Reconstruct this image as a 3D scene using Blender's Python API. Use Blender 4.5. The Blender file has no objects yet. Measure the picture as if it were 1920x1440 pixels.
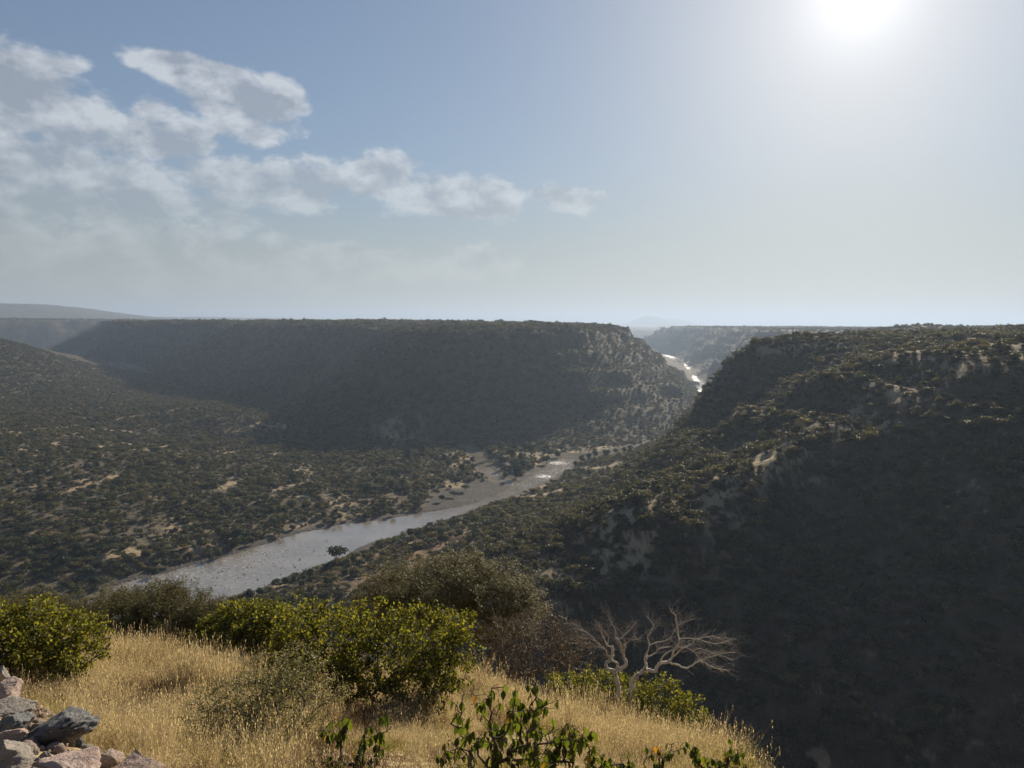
import bpy, math, random
import numpy as np
from mathutils import Vector, Matrix

# ------------------------------------------------------------------ camera
F = 1331.0                      # focal length in photograph pixels (1920 x 1440)
PITCH = math.radians(4.94)
ROLL = math.radians(0.55)
EYE = np.array([0.0, 0.0, 120.0])
CP, SP, CR, SR = math.cos(PITCH), math.sin(PITCH), math.cos(ROLL), math.sin(ROLL)
FWD, UPV, RGT = np.array([0, CP, -SP]), np.array([0, SP, CP]), np.array([1.0, 0, 0])

scene = bpy.context.scene
cam_data = bpy.data.cameras.new("camera")
cam_data.sensor_width = 36.0
cam_data.lens = 36.0 * F / 1920.0
cam_data.clip_start = 0.05
cam_data.clip_end = 80000.0
camera = bpy.data.objects.new("camera", cam_data)
scene.collection.objects.link(camera)
_x = CR * RGT + SR * UPV
_y = -SR * RGT + CR * UPV
_z = -FWD
camera.matrix_world = Matrix(((_x[0], _y[0], _z[0], EYE[0]), (_x[1], _y[1], _z[1], EYE[1]),
                              (_x[2], _y[2], _z[2], EYE[2]), (0, 0, 0, 1)))
scene.camera = camera

def ray(px, py):
    cx, cy = (px - 960.0) / F, (720.0 - py) / F
    u, v = cx * CR - cy * SR, cx * SR + cy * CR
    return RGT * u + FWD + UPV * v

def at(px, py, Y):              # the point seen at that place of the photograph, Y metres ahead
    d = ray(px, py)
    return EYE + d * (Y / d[1])

def at_z(px, py, z):
    d = ray(px, py)
    return EYE + d * ((z - EYE[2]) / d[2])

def project(P):
    q = np.asarray(P, float) - EYE
    w, u, v = q @ FWD, q @ RGT, q @ UPV
    u, v = u / w, v / w
    cx, cy = u * CR + v * SR, -u * SR + v * CR
    return 960 + cx * F, 720 - cy * F, w

# ------------------------------------------------------------------ sun, sky, exposure
SUN_DIR = ray(1614, -22)
SUN_DIR = SUN_DIR / np.linalg.norm(SUN_DIR)
SUN_EL = math.asin(SUN_DIR[2])
SUN_AZ = math.atan2(SUN_DIR[0], SUN_DIR[1])

sun_data = bpy.data.lights.new("sun", 'SUN')
sun_data.energy = 5.0
sun_data.angle = math.radians(0.55)
sun_data.color = (1.0, 0.88, 0.70)
sun = bpy.data.objects.new("sun", sun_data)
sun.rotation_euler = Vector(tuple(-SUN_DIR)).to_track_quat('-Z', 'Y').to_euler()
scene.collection.objects.link(sun)

world = bpy.data.worlds.new("World")
scene.world = world
world.use_nodes = True

class NT:
    """short helpers for building node trees"""
    def __init__(s, tree):
        s.t = tree
        tree.nodes.clear()
    def n(s, typ, **kw):
        nd = s.t.nodes.new(typ)
        for k, v in kw.items():
            setattr(nd, k, v)
        return nd
    def link(s, a, b):
        s.t.links.new(a, b)
    def put(s, sock, v):
        if isinstance(v, bpy.types.NodeSocket):
            s.t.links.new(v, sock)
        elif isinstance(v, (tuple, list)) and len(v) == 3 and sock.type == 'RGBA':
            sock.default_value = (*v, 1)
        else:
            sock.default_value = v
    def m(s, op, a, b=0.0, c=None, clamp=False):
        nd = s.n('ShaderNodeMath', operation=op, use_clamp=clamp)
        s.put(nd.inputs[0], a)
        if op not in ('ABSOLUTE', 'SQRT', 'SINE', 'COSINE', 'ARCSINE', 'ARCCOSINE', 'EXPONENT', 'FLOOR', 'FRACT'):
            s.put(nd.inputs[1], b)
        if c is not None:
            s.put(nd.inputs[2], c)
        return nd.outputs[0]
    def vm(s, op, a, b=None):
        nd = s.n('ShaderNodeVectorMath', operation=op)
        s.put(nd.inputs[0], a)
        if b is not None:
            s.put(nd.inputs['Scale'] if op == 'SCALE' else nd.inputs[1], b)
        return nd.outputs['Value'] if op in ('DOT_PRODUCT', 'LENGTH') else nd.outputs['Vector']
    def mix(s, f, a, b, mode='MIX'):
        nd = s.n('ShaderNodeMix', data_type='RGBA', blend_type=mode)
        s.put(nd.inputs[0], f)
        s.put(nd.inputs[6], a)
        s.put(nd.inputs[7], b)
        return nd.outputs[2]
    def ss(s, v, lo, hi, a=0.0, b=1.0):
        nd = s.n('ShaderNodeMapRange', interpolation_type='SMOOTHSTEP')
        s.put(nd.inputs[0], v)
        for i, q in zip((1, 2, 3, 4), (lo, hi, a, b)):
            s.put(nd.inputs[i], q)
        return nd.outputs[0]
    def noise(s, vec, scale, detail=4.0, rough=0.55, dist=0.0, lac=2.0):
        nd = s.n('ShaderNodeTexNoise')
        if vec is not None:
            s.put(nd.inputs['Vector'], vec)
        nd.inputs['Scale'].default_value = scale
        nd.inputs['Detail'].default_value = detail
        nd.inputs['Roughness'].default_value = rough
        nd.inputs['Lacunarity'].default_value = lac
        nd.inputs['Distortion'].default_value = dist
        return nd.outputs['Fac']
    def comb(s, x, y, z):
        nd = s.n('ShaderNodeCombineXYZ')
        for i, v in enumerate((x, y, z)):
            s.put(nd.inputs[i], v)
        return nd.outputs[0]

def build_world():
    w = NT(world.node_tree)
    out = w.n('ShaderNodeOutputWorld')
    bg = w.n('ShaderNodeBackground')
    w.link(bg.outputs[0], out.inputs[0])
    sky = w.n('ShaderNodeTexSky', sky_type='NISHITA')
    sky.sun_disc = False
    sky.sun_elevation = SUN_EL
    sky.sun_rotation = SUN_AZ
    sky.altitude = 900
    sky.air_density = 1.0
    sky.dust_density = SKY_DUST
    sky.ozone_density = 1.0
    tc = w.n('ShaderNodeTexCoord')
    d = tc.outputs['Generated']
    sep = w.n('ShaderNodeSeparateXYZ')
    w.link(d, sep.inputs[0])
    dx, dy, dz = sep.outputs
    deg = 180.0 / math.pi
    az = w.m('MULTIPLY', w.m('ARCTAN2', dx, dy), deg)
    el = w.m('MULTIPLY', w.m('ARCSINE', dz), deg)
    # slow wandering of the cloud outlines
    warp = w.n('ShaderNodeTexNoise')
    w.link(d, warp.inputs['Vector'])
    warp.inputs['Scale'].default_value = 9.0
    warp.inputs['Detail'].default_value = 3.0
    dw = w.vm('ADD', d, w.vm('SCALE', w.vm('SUBTRACT', warp.outputs['Color'], (0.5, 0.5, 0.5)), 0.016))
    n_big = w.noise(w.vm('MULTIPLY', dw, (1, 1, 1.7)), 7.0, 3.0, 0.5)
    n_fine = w.noise(w.vm('MULTIPLY', dw, (1, 1, 1.6)), 17.0, 12.0, 0.6)
    n_fine2 = w.noise(w.vm('MULTIPLY', w.vm('ADD', d, (3.1, 1.7, 0.4)), (1, 1, 1.9)), 26.0, 7.0, 0.6)
    shape = None
    for (a, e, ra, re, tilt, amp) in CLOUDS:
        da, de = w.m('SUBTRACT', az, a), w.m('SUBTRACT', el, e)
        de = w.m('SUBTRACT', de, w.m('MULTIPLY', da, tilt))
        q = w.m('ADD', w.m('POWER', w.m('ABSOLUTE', w.m('DIVIDE', da, ra)), 2.0),
                w.m('POWER', w.m('ABSOLUTE', w.m('DIVIDE', de, re)), 2.0))
        s = w.m('MULTIPLY', w.m('SUBTRACT', 1.0, q), amp)
        shape = s if shape is None else w.m('MAXIMUM', shape, s)
    shape = w.m('MAXIMUM', shape, -2.6)
    billow = w.m('ADD', w.m('MULTIPLY', w.m('SUBTRACT', n_fine, 0.5), 4.4),
                 w.m('MULTIPLY', w.m('SUBTRACT', n_big, 0.5), 2.6))
    dens = w.m('ADD', shape, billow)
    cover = w.ss(dens, -0.42, 0.58)
    # the side of each billow that looks to the sun is lit: compare the noise a little way towards it
    off = tuple(0.020 * q for q in (SUN_DIR + np.array([0.1, -0.4, 0.75])))
    n_off = w.noise(w.vm('MULTIPLY', w.vm('ADD', dw, off), (1, 1, 1.6)), 17.0, 12.0, 0.6)
    relief = w.m('MULTIPLY', w.m('SUBTRACT', n_fine, n_off), 4.2)
    thick = w.ss(w.m('ADD', dens, w.m('MULTIPLY', w.m('SUBTRACT', n_fine2, 0.5), 0.9)), 0.05, 1.25)
    shade = w.m('SUBTRACT', w.m('ADD', w.m('MULTIPLY', thick, 0.55), 0.36), relief, clamp=True)
    # clouds seen through more and more air towards the horizon
    air = w.ss(el, 0.5, 14.0)
    cover = w.m('MULTIPLY', cover, w.m('ADD', 0.12, w.m('MULTIPLY', air, 0.80)))
    base = sky.outputs[0]
    # thin bright veil round the sun: dust scatters the light forward
    cs = w.vm('DOT_PRODUCT', d, tuple(SUN_DIR))
    ang = w.m('MULTIPLY', w.m('ARCCOSINE', w.m('MINIMUM', cs, 1.0)), deg)
    aur = w.m('EXPONENT', w.m('MULTIPLY', ang, -1.0 / AUR_W))
    aur2 = w.m('EXPONENT', w.m('MULTIPLY', w.m('MULTIPLY', ang, ang), -1.0 / (AUR2_W ** 2)))
    glow = w.m('ADD', w.m('MULTIPLY', aur, AUR_A), w.m('MULTIPLY', aur2, AUR2_A))
    # highlight roll-off towards the sun, dusty grey air low down
    lum = w.vm('DOT_PRODUCT', base, (0.25, 0.6, 0.15))
    base = w.vm('SCALE', base, w.m('DIVIDE', SKY_KNEE, w.m('ADD', SKY_KNEE, lum)))
    lum = w.vm('DOT_PRODUCT', base, (0.25, 0.6, 0.15))
    g = w.comb(lum, lum, lum)
    base = w.mix(1.0, base, SKY_GAIN, 'MULTIPLY')
    base = w.mix(w.ss(el, -1.0, 13.0, 0.92, SKY_GREY), base, w.mix(1.0, g, SKY_LOW, 'MULTIPLY'))
    lit = w.vm('ADD', w.vm('SCALE', base, 0.45), CLOUD_LIT)
    body = w.vm('ADD', w.vm('SCALE', base, 0.45), CLOUD_BODY)
    cl = w.mix(shade, lit, body)
    col = w.mix(cover, base, cl)
    col = w.vm('ADD', col, w.vm('SCALE', AUR_COL, glow))
    w.link(col, bg.inputs[0])
    bg.inputs[1].default_value = SKY_STRENGTH

SKY_STRENGTH = 0.076
SKY_DUST = 0.6
SKY_KNEE = 6.0
SKY_GREY = 0.18
SKY_GAIN = (1.07, 1.12, 1.17)
SKY_LOW = (0.97, 1.01, 0.99)
CLOUD_LIT = (4.0, 3.95, 3.85)
CLOUD_BODY = (1.75, 1.78, 1.86)
AUR_A, AUR_W, AUR2_A, AUR2_W = 4.7, 8.5, 1.5, 3.2
AUR_COL = (1.0, 0.97, 0.93)
def _azel(px, py):
    d = ray(px, py); d = d / np.linalg.norm(d)
    return math.degrees(math.atan2(d[0], d[1])), math.degrees(math.asin(d[2]))
CLOUDS = []                      # azimuth, elevation, half width, half height (degrees), tilt, weight
for (px, py, rx, ry, tilt, amp) in [
        (20, 180, 190, 95, 0.0, 1.1), (150, 220, 150, 60, -0.1, 1.0), (120, 118, 60, 24, 0.0, 0.8), (330, 125, 110, 32, -0.1, 1.0), (430, 175, 130, 50, -0.25, 1.1),
        (290, 255, 130, 45, 0.0, 1.0), (470, 245, 70, 30, 0.0, 0.8), (535, 185, 45, 32, -0.2, 0.9), (250, 200, 90, 30, -0.15, 0.5),
        (560, 350, 170, 55, 0.05, 1.0), (720, 330, 90, 52, 0.0, 1.0), (860, 365, 190, 42, -0.10, 1.1), (420, 330, 110, 40, 0.0, 0.8),
        (1040, 372, 95, 28, -0.05, 1.0), (120, 320, 270, 55, -0.15, 0.95), (280, 365, 200, 40, -0.22, 0.9), (120, 385, 300, 50, -0.2, 0.9),
        (330, 440, 260, 34, -0.16, 0.85), (60, 450, 330, 60, -0.1, 0.8), (600, 480, 330, 34, -0.04, 0.75), (890, 490, 110, 32, -0.05, 0.8), (300, 505, 420, 40, 0.0, 0.7),
        (-260, 230, 240, 120, 0.0, 1.1), (-320, 420, 300, 80, 0.0, 0.9), (-620, 280, 260, 90, 0.0, 0.9)]:
    a, e = _azel(px, py)
    a2, _ = _azel(px + rx, py)
    _, e2 = _azel(px, py - ry)
    CLOUDS.append((a, e, abs(a2 - a), abs(e2 - e), tilt, amp))
build_world()

vs = scene.view_settings
vs.view_transform = 'Standard'
vs.look = 'None'
vs.exposure = 0.68
vs.gamma = 1.0
vs.use_curve_mapping = False
scene.render.engine = 'CYCLES'
cy = scene.cycles
cy.use_denoising = True
cy.max_bounces = 8
cy.diffuse_bounces = 3
cy.glossy_bounces = 3
cy.transmission_bounces = 4
cy.transparent_max_bounces = 8
cy.volume_bounces = 0
cy.caustics_reflective = False
cy.caustics_refractive = False
cy.sample_clamp_indirect = 8.0

# ------------------------------------------------------------------ helpers
rng = np.random.default_rng(11)
random.seed(5)
COL = scene.collection

def link(o, parent=None):
    COL.objects.link(o)
    if parent is not None:
        o.parent = parent
    return o

def tag(o, label=None, category=None, group=None, kind=None):
    for k, v in (("label", label), ("category", category), ("group", group), ("kind", kind)):
        if v:
            o[k] = v
    return o

def np_mesh(name, verts, faces, mat=None, smooth=False, attrs=None):
    """faces: (n,3) or (n,4) int array"""
    me = bpy.data.meshes.new(name)
    verts = np.asarray(verts, np.float32)
    faces = np.asarray(faces, np.int32)
    k = faces.shape[1] if len(faces) else 3
    me.vertices.add(len(verts))
    me.vertices.foreach_set("co", verts.ravel())
    me.loops.add(len(faces) * k)
    me.loops.foreach_set("vertex_index", faces.ravel())
    me.polygons.add(len(faces))
    me.polygons.foreach_set("loop_start", np.arange(0, len(faces) * k, k, dtype=np.int32))
    me.update(calc_edges=True)
    if smooth:
        me.polygons.foreach_set("use_smooth", np.ones(len(faces), bool))
    if attrs:
        for an, av in attrs.items():
            a = me.attributes.new(an, 'FLOAT', 'POINT')
            a.data.foreach_set("value", np.asarray(av, np.float32))
    if mat:
        me.materials.append(mat)
    me.validate()
    return me

def mesh_obj(name, me, parent=None):
    return link(bpy.data.objects.new(name, me), parent)

def empty(name, loc=(0, 0, 0), rz=0.0, s=1.0):
    o = bpy.data.objects.new(name, None)
    o.location = tuple(loc)
    o.rotation_euler = (0, 0, rz)
    o.scale = (s, s, s)
    o.empty_display_size = 0.2
    return link(o)

# value noise, vectorised
_tab = np.random.default_rng(3).random(65536).astype(np.float64)
def vnoise(x, y, seed=0):
    xi, yi = np.floor(x).astype(np.int64), np.floor(y).astype(np.int64)
    fx, fy = x - xi, y - yi
    fx, fy = fx * fx * fx * (fx * (fx * 6 - 15) + 10), fy * fy * fy * (fy * (fy * 6 - 15) + 10)
    def h(a, b):
        return _tab[((a * 73856093) ^ (b * 19349663) ^ (seed * 83492791)) & 65535]
    return ((h(xi, yi) * (1 - fx) + h(xi + 1, yi) * fx) * (1 - fy)
            + (h(xi, yi + 1) * (1 - fx) + h(xi + 1, yi + 1) * fx) * fy) * 2 - 1
def fbm(x, y, oct=4, seed=0, gain=0.5):
    s, a = 0.0, 1.0
    for i in range(oct):
        c, q = math.cos(0.6 * i + seed), math.sin(0.6 * i + seed)
        s = s + a * vnoise((x * c - y * q) * 2 ** i + 17.3 * i, (x * q + y * c) * 2 ** i - 9.1 * i, seed + i)
        a *= gain
    return s
def sstep(v, a, b):
    t = np.clip((v - a) / (b - a), 0, 1)
    return t * t * (3 - 2 * t)

class TPS:
    def __init__(s, pts, smooth=0.0):
        P = np.array(pts, float)
        s.c = P[:, :2]
        n = len(P)
        s.k = 1.0 / np.ptp(s.c, axis=0).max()
        A = s.phi(s.c) + np.eye(n) * smooth
        Q = np.c_[np.ones(n), s.c * s.k]
        M = np.block([[A, Q], [Q.T, np.zeros((3, 3))]])
        s.w = np.linalg.solve(M, np.r_[P[:, 2], np.zeros(3)])
    def phi(s, X):
        d2 = ((X[:, None, :] - s.c[None]) ** 2).sum(-1) * s.k * s.k
        return 0.5 * d2 * np.log(np.maximum(d2, 1e-12))
    def __call__(s, x, y):
        X = np.c_[np.ravel(x), np.ravel(y)]
        out = np.empty(len(X))
        for i in range(0, len(X), 60000):
            Z = X[i:i + 60000]
            out[i:i + 60000] = s.phi(Z) @ s.w[:-3] + s.w[-3] + (Z * s.k) @ s.w[-2:]
        return out.reshape(np.shape(x))

def poly_sdf(x, y, poly, closed=True):
    """signed distance to a polygon (negative inside) or distance to an open polyline"""
    P = np.asarray(poly, float)[:, :2]
    n = len(P)
    d2 = np.full(np.shape(x), 1e18)
    ins = np.zeros(np.shape(x), bool)
    for i in range(n if closed else n - 1):
        a, b = P[i], P[(i + 1) % n]
        ex, ey = b - a
        t = np.clip(((x - a[0]) * ex + (y - a[1]) * ey) / (ex * ex + ey * ey + 1e-12), 0, 1)
        d2 = np.minimum(d2, (x - a[0] - t * ex) ** 2 + (y - a[1] - t * ey) ** 2)
        if closed:
            c = (a[1] > y) != (b[1] > y)
            ins ^= c & (x < (b[0] - a[0]) * (y - a[1]) / (b[1] - a[1] + 1e-15) + a[0])
    d = np.sqrt(d2)
    return np.where(ins, -d, d) if closed else d

def smoothline(pts, n=6):
    """Catmull-Rom through the points"""
    P = np.asarray(pts, float)
    Q = np.vstack([2 * P[0] - P[1], P, 2 * P[-1] - P[-2]])
    out = []
    for i in range(1, len(Q) - 2):
        for t in np.arange(n) / n:
            a, b, c, d = Q[i - 1], Q[i], Q[i + 1], Q[i + 2]
            out.append(0.5 * (2 * b + (c - a) * t + (2 * a - 5 * b + 4 * c - d) * t * t + (3 * b - a - 3 * c + d) * t ** 3))
    out.append(P[-1])
    return np.array(out)

# ------------------------------------------------------------------ plan of the valley
bank_far = [(-500, 1290), (-200, 1192), (100, 1122), (280, 1082), (420, 1043), (500, 1018), (600, 990), (720, 972), (840, 953),
            (910, 934), (961, 912), (973, 904), (990, 894), (1019, 877), (1036, 862), (1060, 853), (1105, 850), (1190, 836), (1262, 818), (1318, 788)]
bank_near = [(-200, 1380), (100, 1240), (250, 1175), (430, 1122), (560, 1075), (640, 1045), (700, 1018), (770, 997), (840, 972), (902, 951), (963, 930),
             (1013, 907), (1072, 880), (1084, 866), (1120, 859), (1200, 845), (1272, 832), (1342, 792)]
far_w = [(1312, 748), (1304, 714), (1288, 692), (1276, 679), (1249, 668.5), (1234, 663)]
far_e = [(1326, 745), (1320, 720), (1300, 702), (1287, 684), (1262, 668.5), (1250, 663)]
L = [at_z(*p, 0)[:2] for p in bank_far + far_w]
Rb = [at_z(*p, 0)[:2] for p in bank_near + far_e]
L = smoothline(L, 4); Rb = smoothline(Rb, 4)
RIVER = np.vstack([L, Rb[::-1]])
TRIB = smoothline([at_z(*p, 0)[:2] for p in [(975, 912), (937, 896), (913, 881), (903, 866), (897, 855), (880, 842), (860, 836), (800, 831), (700, 827),
                                             (600, 822), (500, 822), (430, 824)]], 4)
ROAD = smoothline([at(*p)[:2] for p in [(70, 812, 640), (140, 792, 700), (200, 783, 745), (270, 775, 790), (335, 769, 820), (400, 768, 830)]], 4)

pts = []
def P(px, py, Y): pts.append(tuple(at(px, py, Y)))
def PZ(px, py, z): pts.append(tuple(at_z(px, py, z)))
def W(x, y, z): pts.append((x, y, z))
# river and its banks
for p in bank_far[::2]: PZ(*p, 1.5)
for p in bank_near[::2]: PZ(*p, 2.0)
# left bank floor
for (px, py, z) in [(-300, 1120, 5), (0, 1080, 5), (200, 1040, 5), (400, 990, 5), (600, 950, 4), (780, 920, 3), (880, 880, 3), (300, 930, 8),
                    (500, 900, 6), (700, 870, 5), (100, 960, 11), (800, 842, 4), (600, 840, 4), (400, 850, 6), (-300, 1000, 12), (-100, 930, 16)]:
    PZ(px, py, z)
for a in [(0, 800, 620), (180, 852, 545), (-250, 780, 600), (250, 820, 690), (330, 768, 820), (250, 775, 790), (450, 764, 830), (560, 775, 860),
          (100, 770, 800), (0, 725, 930), (120, 745, 900), (0, 640, 1150), (100, 672, 1180), (190, 705, 1200), (-250, 600, 1100), (-250, 700, 850),
          (-500, 600, 900), (-600, 800, 520), (300, 745, 1000), (420, 722, 1150)]:
    P(*a)
for a in [(-60, 1500, 8), (-500, 1500, 10), (-900, 1700, 14), (200, 1600, 3), (420, 1700, 3), (-700, 2200, 12)]: W(*a)
# near bank, spur and the big slope to the right
for a in [(1310, 772, 530), (1400, 656, 440), (1490, 640, 432), (1450, 650, 440), (1250, 820, 590), (1180, 856, 620), (1100, 905, 470), (1000, 950, 410), (1190, 890, 480), (1350, 726, 490),
          (900, 1000, 345), (800, 1035, 326), (700, 1062, 314), (560, 1112, 288), (1650, 752, 290), (1480, 832, 276), (1300, 945, 244),
          (1150, 1015, 232), (1050, 1068, 222), (900, 1105, 230), (1600, 685, 335), (1750, 660, 330), (1900, 678, 262), (1900, 624, 470),
          (1700, 630, 440), (1560, 640, 425), (1900, 800, 228), (1700, 900, 236), (1500, 1000, 238), (1300, 1085, 216), (1900, 1000, 190), (1700, 1100, 198),
          (1500, 1200, 190), (1300, 1255, 190), (1150, 1150, 204), (1900, 1200, 163), (1900, 1440, 142), (1650, 1440, 154), (1450, 1350, 170), (1700, 1250, 172), (1800, 730, 262),
          (1485, 858, 263), (1305, 972, 233), (1152, 1046, 221), (1655, 776, 274), (1052, 1096, 211), (1400, 890, 258), (1408, 915, 247),
          (1340, 800, 372), (1420, 800, 328), (1380, 860, 288), (1240, 900, 345), (1440, 712, 412), (1300, 850, 345), (1150, 950, 330), (1500, 720, 372), (1380, 740, 420)]:
    P(*a)
for a in [(165, 640, 26), (198, 620, 66), (232, 640, 94), (130, 660, 4), (110, 640, 2), (190, 720, 10)]:
    W(*a)
for a in [(112, 122, 4), (78, 122, 2), (42, 140, 4), (5, 180, 6), (-40, 235, 6), (170, 110, 26), (250, 560, 108), (280, 720, 60), (260, 800, 14), (340, 650, 106), (420, 900, 100), (330, 900, 30),
          (500, 500, 112), (600, 800, 110), (330, 330, 111), (400, 220, 112), (400, 600, 110), (300, 520, 111), (260, 220, 98), (280, 130, 70), (380, 120, 95), (220, 60, 74), (140, 50, 70), (95, 75, 46), (55, 88, 40), (330, 20, 112), (220, 0, 108), (500, 0, 120), (300, -150, 121), (800, 300, 121),
          (800, 1000, 118), (0, -300, 123), (-250, -150, 118), (-120, -60, 117), (-60, -20, 117.5), (0, -40, 119.5), (40, -30, 118), (80, 0, 108), (-500, 100, 60), (-400, -300, 120),
          (-40, 60, 80), (0, 60, 73), (40, 60, 64), (-40, 120, 50), (0, 120, 32), (-100, 60, 82), (-100, 120, 52), (-100, 200, 20), (-60, 200, 16), (-150, 250, 3), (-200, 60, 70),
          (-250, 150, 20), (-330, 200, 3), (-600, 300, 10), (-800, 500, 60), (-900, 900, 105), (0, 25, 102), (-12, 25, 104), (-30, 22, 106), (12, 25, 97), (25, 18, 99), (20, 35, 86)]:
    W(*a)
BASE = TPS(pts, 1e-5)

fp = []
def FP(px, py, Y): fp.append(tuple(at(px, py, Y)))
for a in [(0, 1300, 5.2), (100, 1440, 3.3), (300, 1440, 4.0), (600, 1440, 4.6), (900, 1440, 5.2), (1200, 1440, 6.6), (1400, 1440, 8.8), (250, 1340, 7.0),
          (500, 1335, 8.0), (800, 1345, 9.0), (1000, 1350, 10.0), (1155, 1368, 13.0), (1330, 1402, 12.5), (150, 1275, 9.5), (350, 1245, 14),
          (600, 1252, 14.5), (860, 1290, 14.5), (1000, 1318, 14.5), (150, 1240, 16), (-200, 1260, 8)]:
    FP(*a)
fp += [(0, 0, 118.35), (-2, 0, 118.6), (2, 0, 117.9), (0, -5, 118.6), (5, 0, 116.4), (-6, 0, 119.0), (8.5, 9, 110.0), (13, 13, 105), (20, 10, 104.5), (11, 3, 112.5),
       (-20, 20, 109.0), (-12, 25, 104.5), (0, 25, 102.5), (12, 25, 97.5), (-30, 22, 106.5), (-20, 0, 118.5), (-10, -15, 119), (15, -15, 117.5), (0, 45, 88), (-25, 45, 91), (25, 35, 86), (30, 0, 106), (-40, 0, 116)]
fp = [(a, b, c - 0.22 * float(sstep(b, 3.0, 8.0))) for a, b, c in fp]
NEAR = TPS(fp, 1e-5)

def cpts(lst):
    return np.array([((px - 960) / F * Y * 1.004, Y) for px, Y in lst])
MESA_C = cpts([(196, 1600), (300, 1500), (420, 1370), (520, 1230), (610, 1100), (700, 1000), (760, 905), (850, 838), (930, 850), (1000, 880), (1085, 925), (1140, 1020),
               (1160, 1180), (1158, 1500), (1150, 2300), (1100, 3400), (500, 3600), (230, 3000), (190, 2200)])
MESA_L = np.array([(-5000, 1500), (-2600, 1900), (-1900, 2350), (-1500, 2600), (-1250, 2700), (-900, 2900), (-700, 4500), (-3000, 9000), (-9000, 9000), (-9000, 1500)])
MESA_R = np.array([(700, 3330), (730, 2800), (690, 2350), (640, 1900), (560, 1500), (560, 1200), (640, 1000), (900, 900), (2500, 800), (8000, 2000), (8000, 8000), (2500, 5000), (1100, 3600)])
MESA_F = np.array([(-1500, 5200), (300, 5400), (1100, 5600), (1500, 5300), (2600, 5600), (12000, 7000), (12000, 19500), (-12000, 19500), (-9000, 8000), (-3000, 5300)])
PROF = ([-400, -60, -14, 0, 8, 16, 58, 64, 70, 105, 150, 200, 330], [124, 121, 118.5, 113, 102, 95, 66, 59, 53, 28, 9, 2, -12])
PROF_CLIFF = ([-400, -60, -5, 3, 8, 45, 90, 130, 300], [122, 120, 118, 100, 80, 42, 12, 2, -12])

def mesa(x, y, poly, top=0.0, rough=1.0, sc=1.0):
    d = poly_sdf(x, y, poly)
    d = d + rough * (16 * fbm(x / 170, y / 170, 3, 5) + 3.5 * fbm(x / 40, y / 40, 3, 9))
    p = np.interp(d / sc, *PROF)
    if poly is MESA_C:                                     # the far western end breaks off in a cliff
        k = sstep(-x, 560, 800)
        p = p * (1 - k) + np.interp(d, *PROF_CLIFF) * k
    return p + top, d

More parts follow.
